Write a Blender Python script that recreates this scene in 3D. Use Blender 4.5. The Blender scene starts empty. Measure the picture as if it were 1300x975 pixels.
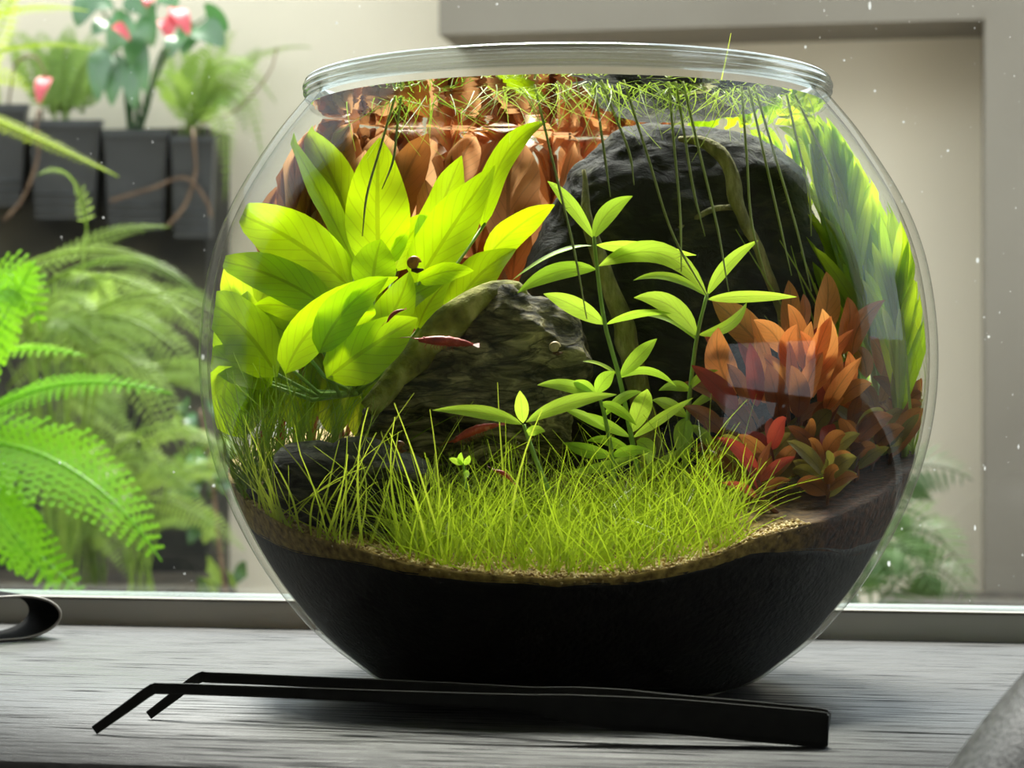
import bpy, bmesh, math, random
import numpy as np
from mathutils import Vector, noise, Matrix
random.seed(7)
scene = bpy.context.scene
COL = scene.collection

# ------------------------------------------------------------------ camera
CAM_Y, CAM_Z, FPX = -0.934, 0.118, 2890.0
cam_d = bpy.data.cameras.new('camera'); cam = bpy.data.objects.new('camera', cam_d); COL.objects.link(cam)
cam.location = (0, CAM_Y, CAM_Z); cam.rotation_euler = (math.pi/2, 0, 0)
cam_d.sensor_width = 36.0; cam_d.lens = FPX/1300*36.0
cam_d.shift_y = 12.5/1300
cam_d.clip_start = 0.02; cam_d.clip_end = 100
cam_d.dof.use_dof = True; cam_d.dof.focus_distance = 0.89; cam_d.dof.aperture_fstop = 20
scene.camera = cam

# ------------------------------------------------------------------ light
w = bpy.data.worlds.new('overcast_sky'); scene.world = w; w.use_nodes = True
nt = w.node_tree; bg = nt.nodes['Background']
bg.inputs['Color'].default_value = (0.86, 0.95, 1.0, 1); bg.inputs['Strength'].default_value = 2.15
sun_d = bpy.data.lights.new('sun_offscreen', 'SUN'); sun = bpy.data.objects.new('sun_offscreen', sun_d); COL.objects.link(sun)
sun_d.energy = 8.0; sun_d.angle = math.radians(26); sun_d.color = (1.0, 0.96, 0.88)
sun.location = (-1, 2, 4)
sun.rotation_euler = Vector((0.05, -0.53, -0.84)).to_track_quat('-Z', 'Y').to_euler()
vs = scene.view_settings
vs.view_transform = 'Standard'; vs.look = 'None'; vs.gamma = 1.0; vs.use_curve_mapping = False
vs.exposure = 0.78
cy = scene.cycles
cy.use_denoising = True
cy.transparent_max_bounces = 40; cy.max_bounces = 10; cy.diffuse_bounces = 4; cy.glossy_bounces = 5; cy.transmission_bounces = 8
cy.sample_clamp_indirect = 6.0

# ------------------------------------------------------------------ helpers
def P(px, py, d):
    """point at depth d (metres along the view axis) for a pixel of the 1300x975 frame"""
    return Vector(((px-650)/FPX*d, CAM_Y+d, CAM_Z-(py-500)/FPX*d))
def PY(px, py, Y): return P(px, py, Y-CAM_Y)

def tag(o, label=None, cat=None, group=None, kind=None):
    if label: o['label'] = label
    if cat: o['category'] = cat
    if group: o['group'] = group
    if kind: o['kind'] = kind
    return o
def empty(name, loc, label=None, cat=None, group=None, kind=None):
    o = bpy.data.objects.new(name, None); COL.objects.link(o); o.location = loc; o.empty_display_size = 0.02
    return tag(o, label, cat, group, kind)
def world_of(o):
    v = Vector((0, 0, 0))
    while o is not None:
        v = v+Vector(o.location); o = o.parent
    return v
class MB:
    def __init__(s): s.v = []; s.f = []; s.uv = {}
    def add(s, verts, faces, uvs=None):
        b = len(s.v); s.v += [Vector(p) for p in verts]; s.f += [tuple(i+b for i in f) for f in faces]
        if uvs:
            for i, u in enumerate(uvs): s.uv[b+i] = u
        return s
    def build(s, name, mat, parent=None, smooth=True, loc=None):
        me = bpy.data.meshes.new(name)
        off = world_of(parent) if parent is not None else Vector((0, 0, 0))
        if loc is not None: off = off+Vector(loc)
        me.from_pydata([tuple(p-off) for p in s.v], [], s.f); me.validate()
        if smooth: me.polygons.foreach_set('use_smooth', [True]*len(me.polygons))
        if s.uv:
            ul = me.uv_layers.new(name='UVMap')
            vi = np.empty(len(me.loops), dtype=np.int32); me.loops.foreach_get('vertex_index', vi)
            arr = np.zeros((len(s.v), 2), dtype=np.float32)
            for k, u in s.uv.items(): arr[k] = u
            ul.data.foreach_set('uv', arr[vi].ravel())
        me.materials.append(mat); me.update()
        o = bpy.data.objects.new(name, me); COL.objects.link(o); o.parent = parent
        if loc is not None: o.location = loc
        return o
    def box(s, x0, x1, y0, y1, z0, z1):
        return s.add([(x0,y0,z0),(x1,y0,z0),(x1,y1,z0),(x0,y1,z0),(x0,y0,z1),(x1,y0,z1),(x1,y1,z1),(x0,y1,z1)],
                     [(0,3,2,1),(4,5,6,7),(0,1,5,4),(1,2,6,5),(2,3,7,6),(3,0,4,7)])
    def tube(s, pts, radii, sides=6, cap=True):
        pts = [Vector(p) for p in pts]; n = len(pts)
        if not hasattr(radii, '__len__'): radii = [radii]*n
        ref = Vector((0.31, 0.9, 0.17)); vv = []; uv = []
        for i, p in enumerate(pts):
            t = (pts[min(i+1, n-1)]-pts[max(i-1, 0)]).normalized()
            a = t.cross(ref)
            if a.length < 1e-4: a = t.cross(Vector((1, 0, 0)))
            a.normalize(); b = t.cross(a)
            for k in range(sides):
                an = 2*math.pi*k/sides
                vv.append(p+(a*math.cos(an)+b*math.sin(an))*radii[i]); uv.append((0.5, i/max(1, n-1)))
        ff = [(i*sides+k, i*sides+(k+1) % sides, (i+1)*sides+(k+1) % sides, (i+1)*sides+k) for i in range(n-1) for k in range(sides)]
        if cap: ff += [tuple(range(sides))[::-1], tuple((n-1)*sides+k for k in range(sides))]
        return s.add(vv, ff, uv)
def bez(a, b, c, t): return a*(1-t)**2+b*2*t*(1-t)+c*t*t
def curve(pts, n):
    """Catmull-Rom through points"""
    pts = [Vector(p) for p in pts]; q = [pts[0]*2-pts[1]]+pts+[pts[-1]*2-pts[-2]]; out = []
    m = len(pts)-1
    for j in range(n+1):
        x = j/n*m; i = min(int(x), m-1); t = x-i
        a, b, c, d = q[i], q[i+1], q[i+2], q[i+3]
        out.append(0.5*((2*b)+(c-a)*t+(2*a-5*b+4*c-d)*t*t+(3*b-a-3*c+d)*t**3))
    return out

# ------------------------------------------------------------------ materials
def mat_new(name):
    m = bpy.data.materials.new(name); m.use_nodes = True
    n = m.node_tree; n.nodes.clear()
    return m, n, n.nodes.new('ShaderNodeOutputMaterial')
def N(n, t, **k):
    x = n.nodes.new(t)
    for a, b in k.items(): setattr(x, a, b)
    return x
def L(n, a, b): n.links.new(a, b)
def ramp(n, stops):
    r = N(n, 'ShaderNodeValToRGB'); e = r.color_ramp.elements
    while len(e) < len(stops): e.new(0.5)
    for k, (p, c) in zip(e, stops): k.position = p; k.color = (*c, 1)
    return r
def math_n(n, op, a, b=None):
    x = N(n, 'ShaderNodeMath', operation=op)
    for i, q in enumerate((a, b)):
        if q is None: continue
        if isinstance(q, (int, float)): x.inputs[i].default_value = q
        else: L(n, q, x.inputs[i])
    return x.outputs[0]
def principled(name, stops, rough=0.6, scale=20, detail=6, stretch=(1, 1, 1), bump=0.0, bscale=None, metallic=0.0, spec=0.5, coords='Object', bdist=0.002):
    m, n, out = mat_new(name); p = N(n, 'ShaderNodeBsdfPrincipled'); L(n, p.outputs[0], out.inputs[0])
    tc = N(n, 'ShaderNodeTexCoord'); mp = N(n, 'ShaderNodeMapping'); mp.inputs['Scale'].default_value = stretch
    L(n, tc.outputs[coords], mp.inputs[0])
    nz = N(n, 'ShaderNodeTexNoise'); nz.inputs['Scale'].default_value = scale; nz.inputs['Detail'].default_value = detail
    L(n, mp.outputs[0], nz.inputs['Vector'])
    r = ramp(n, stops); L(n, nz.outputs[0], r.inputs[0]); L(n, r.outputs[0], p.inputs['Base Color'])
    p.inputs['Roughness'].default_value = rough; p.inputs['Metallic'].default_value = metallic
    p.inputs['Specular IOR Level'].default_value = spec
    if bump:
        n2 = N(n, 'ShaderNodeTexNoise'); n2.inputs['Scale'].default_value = bscale or scale*3; n2.inputs['Detail'].default_value = 8
        L(n, mp.outputs[0], n2.inputs['Vector'])
        b = N(n, 'ShaderNodeBump'); b.inputs['Strength'].default_value = bump; b.inputs['Distance'].default_value = bdist
        L(n, n2.outputs[0], b.inputs['Height']); L(n, b.outputs[0], p.inputs['Normal'])
    return m
def leaf_mat(name, c1, c2, trans=0.6, vein=0.75, nveins=9.0, gloss=0.05, tmul=1.0):
    """thin leaf: diffuse + translucent, colour varies by leaf, midrib and side veins darker"""
    m, n, out = mat_new(name)
    uv = N(n, 'ShaderNodeUVMap'); sp = N(n, 'ShaderNodeSeparateXYZ'); L(n, uv.outputs[0], sp.inputs[0])
    oi = N(n, 'ShaderNodeObjectInfo')
    tc = N(n, 'ShaderNodeTexCoord'); nz = N(n, 'ShaderNodeTexNoise'); nz.inputs['Scale'].default_value = 70; nz.inputs['Detail'].default_value = 5
    L(n, tc.outputs['Object'], nz.inputs['Vector'])
    f = math_n(n, 'ADD', math_n(n, 'MULTIPLY', oi.outputs['Random'], 0.6), math_n(n, 'MULTIPLY', nz.outputs[0], 0.45))
    r = ramp(n, [(0.15, c1), (0.85, c2)]); L(n, f, r.inputs[0])
    av = math_n(n, 'ABSOLUTE', math_n(n, 'SUBTRACT', sp.outputs[0], 0.5))
    mid = math_n(n, 'LESS_THAN', av, 0.035)
    ph = math_n(n, 'SUBTRACT', math_n(n, 'MULTIPLY', sp.outputs[1], nveins), math_n(n, 'MULTIPLY', av, 5.0))
    fr = math_n(n, 'FRACT', ph); side = math_n(n, 'MULTIPLY', math_n(n, 'LESS_THAN', fr, 0.12), 0.55)
    vmask = math_n(n, 'MAXIMUM', mid, side)
    mx = N(n, 'ShaderNodeMix', data_type='RGBA', blend_type='MULTIPLY')
    L(n, vmask, mx.inputs['Factor']); L(n, r.outputs[0], mx.inputs['A']); mx.inputs['B'].default_value = (vein, vein, vein, 1)
    d = N(n, 'ShaderNodeBsdfDiffuse'); t = N(n, 'ShaderNodeBsdfTranslucent')
    L(n, mx.outputs['Result'], d.inputs[0])
    tm = N(n, 'ShaderNodeMix', data_type='RGBA', blend_type='MULTIPLY'); tm.inputs['Factor'].default_value = 1.0
    L(n, mx.outputs['Result'], tm.inputs['A']); tm.inputs['B'].default_value = (tmul, tmul, tmul, 1)
    L(n, tm.outputs['Result'], t.inputs[0])
    ms = N(n, 'ShaderNodeMixShader'); ms.inputs[0].default_value = trans
    L(n, d.outputs[0], ms.inputs[1]); L(n, t.outputs[0], ms.inputs[2])
    g = N(n, 'ShaderNodeBsdfGlossy'); g.inputs['Roughness'].default_value = 0.35
    m2 = N(n, 'ShaderNodeMixShader'); m2.inputs[0].default_value = gloss
    L(n, ms.outputs[0], m2.inputs[1]); L(n, g.outputs[0], m2.inputs[2]); L(n, m2.outputs[0], out.inputs[0])
    return m
def glass_mat(name, tint, edge, f0=0.04, rough=0.0, epow=4.0, fpow=5.0):
    """clear glass: surface reflection rises towards grazing (Schlick), light passes straight through"""
    m, n, out = mat_new(name)
    lw = N(n, 'ShaderNodeLayerWeight'); lw.inputs['Blend'].default_value = 0.5
    fac = math_n(n, 'POWER', lw.outputs['Facing'], fpow)
    fr = math_n(n, 'ADD', math_n(n, 'MULTIPLY', fac, 1.0-f0), f0)
    mx = N(n, 'ShaderNodeMix', data_type='RGBA'); mx.inputs['A'].default_value = (*tint, 1); mx.inputs['B'].default_value = (*edge, 1)
    L(n, math_n(n, 'POWER', lw.outputs['Facing'], epow), mx.inputs['Factor'])
    t = N(n, 'ShaderNodeBsdfTransparent'); L(n, mx.outputs['Result'], t.inputs[0])
    g = N(n, 'ShaderNodeBsdfGlossy'); g.inputs['Roughness'].default_value = rough
    ms = N(n, 'ShaderNodeMixShader'); L(n, fr, ms.inputs[0]); L(n, t.outputs[0], ms.inputs[1]); L(n, g.outputs[0], ms.inputs[2])
    L(n, ms.outputs[0], out.inputs[0]); return m

MAT = {}
MAT['bowl'] = glass_mat('bowl_glass', (0.985, 0.99, 0.98), (0.50, 0.54, 0.51), 0.045, 0.0, 9.0, 22.0)
MAT['bowl_in'] = glass_mat('bowl_glass_inner', (0.985, 0.985, 0.965), (0.55, 0.56, 0.52), 0.004, 0.0, 8.0, 26.0)
MAT['door_pane'] = glass_mat('tinted_door_glass', (0.66, 0.66, 0.66), (0.4, 0.4, 0.4), 0.04)
MAT['pane'] = glass_mat('window_glass', (0.95, 0.965, 0.96), (0.85, 0.9, 0.9), 0.04)
# water surface: Fresnel, total reflection from below
m, n, out = mat_new('water_surface')
fr = N(n, 'ShaderNodeFresnel'); fr.inputs['IOR'].default_value = 1.33
tcw = N(n, 'ShaderNodeTexCoord'); nzw = N(n, 'ShaderNodeTexNoise'); nzw.inputs['Scale'].default_value = 38; L(n, tcw.outputs['Object'], nzw.inputs['Vector'])
bw = N(n, 'ShaderNodeBump'); bw.inputs['Strength'].default_value = 0.10; bw.inputs['Distance'].default_value = 0.004; L(n, nzw.outputs[0], bw.inputs['Height'])
tr = N(n, 'ShaderNodeBsdfTransparent'); gl = N(n, 'ShaderNodeBsdfGlossy'); gl.inputs['Roughness'].default_value = 0.01
gl.inputs['Color'].default_value = (0.95, 0.95, 0.9, 1); L(n, bw.outputs[0], gl.inputs['Normal'])
ms = N(n, 'ShaderNodeMixShader'); L(n, fr.outputs[0], ms.inputs[0]); L(n, tr.outputs[0], ms.inputs[1]); L(n, gl.outputs[0], ms.inputs[2]); L(n, ms.outputs[0], out.inputs[0])
MAT['water'] = m

MAT['soil'] = principled('black_soil', [(0.3, (0.004, 0.004, 0.004)), (0.75, (0.02, 0.017, 0.014))], 0.7, 160, bump=0.5, bscale=400)
# sand: yellow in front, red-brown where the mound rises
m, n, out = mat_new('sand'); p = N(n, 'ShaderNodeBsdfPrincipled'); L(n, p.outputs[0], out.inputs[0]); p.inputs['Roughness'].default_value = 0.8
tc = N(n, 'ShaderNodeTexCoord'); nz = N(n, 'ShaderNodeTexNoise'); nz.inputs['Scale'].default_value = 320; nz.inputs['Detail'].default_value = 4; L(n, tc.outputs['Object'], nz.inputs['Vector'])
sx = N(n, 'ShaderNodeSeparateXYZ'); L(n, tc.outputs['Object'], sx.inputs[0])
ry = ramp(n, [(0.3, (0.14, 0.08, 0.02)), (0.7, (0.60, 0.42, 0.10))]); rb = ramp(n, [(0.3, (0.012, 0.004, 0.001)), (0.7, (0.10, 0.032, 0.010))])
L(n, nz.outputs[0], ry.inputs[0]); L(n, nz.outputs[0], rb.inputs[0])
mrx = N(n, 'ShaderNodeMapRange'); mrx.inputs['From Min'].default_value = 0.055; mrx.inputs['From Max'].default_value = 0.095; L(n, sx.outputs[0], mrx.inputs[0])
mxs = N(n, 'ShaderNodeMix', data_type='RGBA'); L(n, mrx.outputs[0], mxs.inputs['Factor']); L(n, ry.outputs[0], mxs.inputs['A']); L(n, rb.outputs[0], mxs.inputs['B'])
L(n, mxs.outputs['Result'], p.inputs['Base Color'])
bb = N(n, 'ShaderNodeBump'); bb.inputs['Strength'].default_value = 0.8; bb.inputs['Distance'].default_value = 0.001; L(n, nz.outputs[0], bb.inputs['Height']); L(n, bb.outputs[0], p.inputs['Normal'])
MAT['sand'] = m
MAT['grain'] = principled('sand_grain', [(0.35, (0.22, 0.12, 0.03)), (0.5, (0.62, 0.44, 0.14)), (0.7, (0.85, 0.72, 0.38))], 0.6, 350)
def rock_mat(name, dark, mid, light, stretch, rot=0.0, bump=0.9):
    m, n, out = mat_new(name); p = N(n, 'ShaderNodeBsdfPrincipled'); L(n, p.outputs[0], out.inputs[0]); p.inputs['Roughness'].default_value = 0.75
    tc = N(n, 'ShaderNodeTexCoord'); mp = N(n, 'ShaderNodeMapping'); mp.inputs['Scale'].default_value = stretch; mp.inputs['Rotation'].default_value = (0, rot, 0)
    L(n, tc.outputs['Object'], mp.inputs[0])
    a = N(n, 'ShaderNodeTexNoise'); a.inputs['Scale'].default_value = 62; a.inputs['Detail'].default_value = 9; a.inputs['Roughness'].default_value = 0.65; a.inputs['Distortion'].default_value = 0.8
    L(n, mp.outputs[0], a.inputs['Vector'])
    r = ramp(n, [(0.36, dark), (0.52, mid), (0.70, light)]); L(n, a.outputs[0], r.inputs[0])
    c_ = N(n, 'ShaderNodeTexNoise'); c_.inputs['Scale'].default_value = 30; c_.inputs['Detail'].default_value = 7; c_.inputs['Distortion'].default_value = 1.5; L(n, mp.outputs[0], c_.inputs['Vector'])
    ck = math_n(n, 'ABSOLUTE', math_n(n, 'SUBTRACT', c_.outputs[0], 0.5)); cr = ramp(n, [(0.0, (0.10, 0.10, 0.10)), (0.045, (1, 1, 1))]); L(n, ck, cr.inputs[0])
    mm = N(n, 'ShaderNodeMix', data_type='RGBA', blend_type='MULTIPLY'); mm.inputs['Factor'].default_value = 0.9; L(n, r.outputs[0], mm.inputs['A']); L(n, cr.outputs[0], mm.inputs['B'])
    L(n, mm.outputs['Result'], p.inputs['Base Color'])
    b = N(n, 'ShaderNodeBump'); b.inputs['Strength'].default_value = bump; b.inputs['Distance'].default_value = 0.007; L(n, a.outputs[0], b.inputs['Height']); L(n, b.outputs[0], p.inputs['Normal'])
    return m
MAT['rock_big'] = rock_mat('dark_stone', (0.003, 0.005, 0.004), (0.014, 0.018, 0.012), (0.09, 0.09, 0.04), (1.0, 1, 1.6), 0.3)
MAT['rock_mid'] = rock_mat('grey_stone', (0.025, 0.021, 0.013), (0.24, 0.20, 0.10), (0.80, 0.68, 0.36), (0.9, 1, 3.2), 0.35, 1.0)
MAT['rock_slab'] = rock_mat('slate', (0.010, 0.011, 0.009), (0.06, 0.06, 0.045), (0.20, 0.19, 0.13), (0.8, 1, 3.5), -0.1)
MAT['wood_moss'] = principled('mossy_wood', [(0.3, (0.10, 0.09, 0.02)), (0.5, (0.30, 0.29, 0.05)), (0.7, (0.60, 0.55, 0.18))], 0.8, 130, bump=0.9, bscale=260)
MAT['wood_pale'] = principled('pale_root', [(0.3, (0.12, 0.12, 0.04)), (0.55, (0.30, 0.28, 0.11)), (0.7, (0.50, 0.45, 0.22))], 0.8, 190, stretch=(1, 1, .4), bump=0.9)
MAT['sword'] = leaf_mat('sword_leaf', (0.40, 0.64, 0.002), (0.62, 0.88, 0.004), 0.70, 0.72, 8)
MAT['stem_leaf'] = leaf_mat('stem_plant_leaf', (0.38, 0.66, 0.03), (0.62, 0.86, 0.07), 0.5, 0.75, 7)
MAT['stem'] = principled('green_stem', [(0.3, (0.20, 0.38, 0.05)), (0.7, (0.36, 0.55, 0.10))], 0.5, 80)
MAT['red_leaf'] = leaf_mat('red_leaf', (0.74, 0.20, 0.05), (0.92, 0.42, 0.11), 0.55, 0.7, 8)
MAT['red_brown'] = leaf_mat('red_brown_leaf', (0.22, 0.06, 0.015), (0.48, 0.19, 0.04), 0.5, 0.7, 8)
MAT['red_front'] = leaf_mat('crimson_leaf', (0.35, 0.03, 0.02), (0.55, 0.10, 0.05), 0.45, 0.8, 8)
MAT['orange_leaf'] = leaf_mat('orange_leaf', (0.60, 0.27, 0.10), (0.84, 0.46, 0.22), 0.6, 0.65, 7)
MAT['red_stem'] = principled('red_stem', [(0.3, (0.16, 0.04, 0.015)), (0.7, (0.32, 0.12, 0.04))], 0.6, 80)
MAT['grass'] = leaf_mat('grass_blade', (0.36, 0.52, 0.012), (0.74, 0.86, 0.07), 0.5, 0.95, 3)
MAT['grass_mid'] = leaf_mat('floating_blade', (0.22, 0.36, 0.02), (0.50, 0.66, 0.10), 0.5, 0.95, 3)
MAT['back_green'] = leaf_mat('back_green_leaf', (0.30, 0.52, 0.006), (0.66, 0.80, 0.02), 0.7, 0.8, 6)
MAT['root'] = principled('plant_root', [(0.3, (0.34, 0.44, 0.08)), (0.7, (0.52, 0.60, 0.18))], 0.6, 90)
MAT['root_hair'] = principled('root_hair', [(0.3, (0.12, 0.12, 0.05)), (0.7, (0.26, 0.25, 0.10))], 0.7, 90)
MAT['shrimp'] = principled('red_shrimp', [(0.3, (0.26, 0.02, 0.015)), (0.6, (0.55, 0.06, 0.04)), (0.8, (0.75, 0.30, 0.22))], 0.4, 300)
MAT['snail'] = principled('snail_shell', [(0.3, (0.30, 0.10, 0.015)), (0.7, (0.65, 0.30, 0.04))], 0.35, 300)
MAT['snail_dark'] = principled('dark_snail_shell', [(0.3, (0.06, 0.02, 0.008)), (0.7, (0.20, 0.07, 0.02))], 0.35, 300)
MAT['snail_pale'] = principled('pale_snail_shell', [(0.3, (0.35, 0.24, 0.10)), (0.7, (0.65, 0.52, 0.28))], 0.4, 300)
MAT['tweezer'] = principled('blackened_steel', [(0.3, (0.022, 0.021, 0.018)), (0.7, (0.030, 0.029, 0.025))], 0.42, 200, spec=0.3)
MAT['band'] = principled('black_band', [(0.3, (0.006, 0.006, 0.006)), (0.7, (0.010, 0.010, 0.010))], 0.9, 200, spec=0.05)
MAT['band_edge'] = principled('band_edge', [(0.3, (0.25, 0.23, 0.20)), (0.7, (0.36, 0.33, 0.29))], 0.5, 200)
MAT['frame'] = principled('grey_window_frame', [(0.3, (0.66, 0.65, 0.585)), (0.7, (0.72, 0.71, 0.645))], 0.5, 12)
MAT['ledge'] = principled('pale_ledge', [(0.35, (0.16, 0.19, 0.19)), (0.65, (0.27, 0.30, 0.30))], 0.25, 30, stretch=(0.4, 2, 1))
MAT['bead'] = principled('cream_bead', [(0.3, (0.22, 0.205, 0.17)), (0.7, (0.27, 0.25, 0.21))], 0.5, 20)
MAT['spot'] = leaf_mat('dried_water_spot', (0.80, 0.81, 0.81), (0.88, 0.88, 0.88), 0.35, 1.0, 1.0)
MAT['beige'] = principled('beige_render', [(0.35, (0.62, 0.55, 0.435)), (0.65, (0.68, 0.605, 0.485))], 0.9, 2.5, bump=0.1, bscale=80)
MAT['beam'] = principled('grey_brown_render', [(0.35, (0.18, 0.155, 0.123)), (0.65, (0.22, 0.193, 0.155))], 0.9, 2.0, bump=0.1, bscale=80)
MAT['bed'] = principled('bed_soil', [(0.35, (0.02, 0.015, 0.01)), (0.65, (0.08, 0.06, 0.04))], 0.95, 30, bump=0.5)
MAT['dark_panel'] = principled('living_wall_backing', [(0.35, (0.012, 0.012, 0.010)), (0.55, (0.05, 0.045, 0.03)), (0.75, (0.11, 0.10, 0.07))], 0.9, 9, bump=0.4)
MAT['pot'] = principled('black_plastic', [(0.3, (0.028, 0.030, 0.033)), (0.7, (0.045, 0.048, 0.052))], 0.5, 30)
MAT['fern'] = leaf_mat('fern_green', (0.14, 0.42, 0.004), (0.34, 0.70, 0.015), 0.5, 0.95, 3, 0.025)
MAT['fern_yellow'] = leaf_mat('fern_yellow_green', (0.36, 0.50, 0.02), (0.58, 0.70, 0.06), 0.5, 0.95, 3, 0.02)
MAT['fern_olive'] = leaf_mat('fern_olive', (0.14, 0.25, 0.03), (0.34, 0.48, 0.09), 0.45, 0.95, 3, 0.02)
MAT['leaf_dark'] = leaf_mat('dark_green_leaf', (0.035, 0.12, 0.03), (0.08, 0.22, 0.06), 0.35, 0.9, 6, 0.08)
MAT['palm'] = leaf_mat('palm_leaf', (0.035, 0.08, 0.02), (0.10, 0.17, 0.05), 0.3, 0.9, 3, 0.02)
MAT['flower'] = leaf_mat('red_flower', (0.55, 0.04, 0.06), (0.75, 0.10, 0.12), 0.4, 0.9, 4)
MAT['dry_stem'] = principled('dry_brown_stem', [(0.3, (0.10, 0.055, 0.03)), (0.7, (0.24, 0.15, 0.09))], 0.8, 40)
MAT['room'] = principled('room_paint', [(0.35, (0.52, 0.51, 0.48)), (0.65, (0.58, 0.57, 0.54))], 0.9, 3)
MAT['floor'] = principled('dark_floor', [(0.35, (0.06, 0.045, 0.035)), (0.65, (0.10, 0.08, 0.06))], 0.5, 6, stretch=(1, 8, 1))
MAT['pave'] = principled('courtyard_ground', [(0.35, (0.40, 0.37, 0.31)), (0.65, (0.50, 0.46, 0.39))], 0.9, 12)
MAT['leather'] = principled('grey_leather', [(0.4, (0.012, 0.012, 0.013)), (0.6, (0.06, 0.06, 0.062))], 0.5, 420, spec=0.4, bump=0.6, bscale=900, bdist=0.0004)
MAT['chair_leg'] = principled('dark_wood_leg', [(0.35, (0.03, 0.018, 0.01)), (0.65, (0.06, 0.035, 0.02))], 0.5, 20, stretch=(6, 6, 1))
# black-stained open grain wood
m, n, out = mat_new('black_stained_oak'); p = N(n, 'ShaderNodeBsdfPrincipled'); L(n, p.outputs[0], out.inputs[0])
tc = N(n, 'ShaderNodeTexCoord'); mp = N(n, 'ShaderNodeMapping'); mp.inputs['Scale'].default_value = (1.0, 14.0, 1.0); L(n, tc.outputs['Object'], mp.inputs[0])
g1 = N(n, 'ShaderNodeTexNoise'); g1.inputs['Scale'].default_value = 22; g1.inputs['Detail'].default_value = 8; g1.inputs['Distortion'].default_value = 0.6; L(n, mp.outputs[0], g1.inputs['Vector'])
mp2 = N(n, 'ShaderNodeMapping'); mp2.inputs['Scale'].default_value = (1.0, 9.0, 1.0); L(n, tc.outputs['Object'], mp2.inputs[0])
g2 = N(n, 'ShaderNodeTexNoise'); g2.inputs['Scale'].default_value = 140; g2.inputs['Detail'].default_value = 5; L(n, mp2.outputs[0], g2.inputs['Vector'])
rw = ramp(n, [(0.35, (0.002, 0.002, 0.002)), (0.47, (0.024, 0.023, 0.023)), (0.7, (0.042, 0.040, 0.038))]); L(n, g1.outputs[0], rw.inputs[0]); L(n, rw.outputs[0], p.inputs['Base Color'])
rr = ramp(n, [(0.35, (0.60, 0.60, 0.60)), (0.6, (0.36, 0.36, 0.36))])
rs = ramp(n, [(0.34, (0.05, 0.05, 0.05)), (0.46, (0.48, 0.48, 0.48))]); L(n, g1.outputs[0], rs.inputs[0]); L(n, rs.outputs[0], p.inputs['Specular IOR Level']); L(n, g1.outputs[0], rr.inputs[0]); L(n, rr.outputs[0], p.inputs['Roughness'])
hh = math_n(n, 'ADD', math_n(n, 'MULTIPLY', g1.outputs[0], 0.6), math_n(n, 'MULTIPLY', g2.outputs[0], 0.4))
b = N(n, 'ShaderNodeBump'); b.inputs['Strength'].default_value = 0.55; b.inputs['Distance'].default_value = 0.0012; L(n, hh, b.inputs['Height']); L(n, b.outputs[0], p.inputs['Normal'])
MAT['table'] = m

# ------------------------------------------------------------------ house frame (window line runs 10.4 degrees off the picture plane)
YAW = math.radians(-10.4); CU, SU = math.cos(YAW), math.sin(YAW)
def H(u, v, z=0.0): return Vector((u*CU-v*SU, u*SU+v*CU, z))
class HB(MB):                                     # boxes given along the house axes, built as objects turned with the house
    def build(s, name, mat, parent=None, smooth=False, loc=None):
        o = MB.build(s, name, mat, None, smooth)
        if parent is None: o.rotation_euler = (0, 0, YAW)
        else: o.parent = parent
        return o
def hbox(name, mat, u0, u1, v0, v1, z0, z1, parent=None, kind='structure'):
    o = HB().box(u0, u1, v0, v1, z0, z1).build(name, mat, parent)
    if parent is None and kind: o['kind'] = kind
    return o
def hempty(name, **k):
    o = empty(name, (0, 0, 0), **k); o.rotation_euler = (0, 0, YAW); return o
VF, VG = 0.190, 0.232           # front face of the window frame, glass plane
WU0, WU1, WZ1 = -1.25, 1.05, 1.45   # window opening
FZ, CZ = -0.75, 1.75
RU0, RU1, RV0 = -2.2, 1.55, -3.2
hbox('floor', MAT['floor'], RU0, RU1, RV0, VF+0.1, FZ-0.05, FZ)
hbox('ceiling', MAT['room'], RU0, RU1, RV0, VF+0.1, CZ, CZ+0.1)
hbox('wall_left', MAT['room'], RU0-0.1, RU0, RV0, VF+0.1, FZ, CZ)
hbox('wall_back', MAT['room'], RU0-0.1, RU1+0.1, RV0-0.1, RV0, FZ, CZ)
wr = hempty('wall_right', kind='structure')       # side wall with a glazed door opening
DV0, DV1, DZ1 = -1.15, -0.10, 0.30
for a in ((RV0, DV0, FZ, CZ), (DV1, VF+0.1, FZ, CZ), (DV0, DV1, DZ1, CZ)):
    hbox('wall_section', MAT['room'], RU1, RU1+0.1, a[0], a[1], a[2], a[3], wr)
d1 = hempty('door_1', kind='structure')
for a in ((DV0, DV0+0.06, FZ, DZ1), (DV1-0.06, DV1, FZ, DZ1), (DV0, DV1, DZ1-0.06, DZ1), (DV0, DV1, FZ, FZ+0.25), (DV0, DV1, -0.18, -0.11), (-0.52, -0.46, FZ, DZ1)):
    hbox('door_frame', MAT['room'], RU1+0.02, RU1+0.06, a[0], a[1], a[2], a[3], d1)
hbox('door_pane', MAT['door_pane'], RU1+0.036, RU1+0.042, DV0+.05, DV1-.05, FZ+.2, DZ1-.05, d1)
ww = hempty('wall_window', kind='structure')
for a in ((RU0, WU0, FZ, CZ), (WU1, RU1, FZ, CZ), (WU0, WU1, WZ1, CZ), (WU0, WU1, FZ, -0.002)):
    hbox('wall_section', MAT['room'], a[0], a[1], VF, VF+0.1, a[2], a[3], ww)
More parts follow.
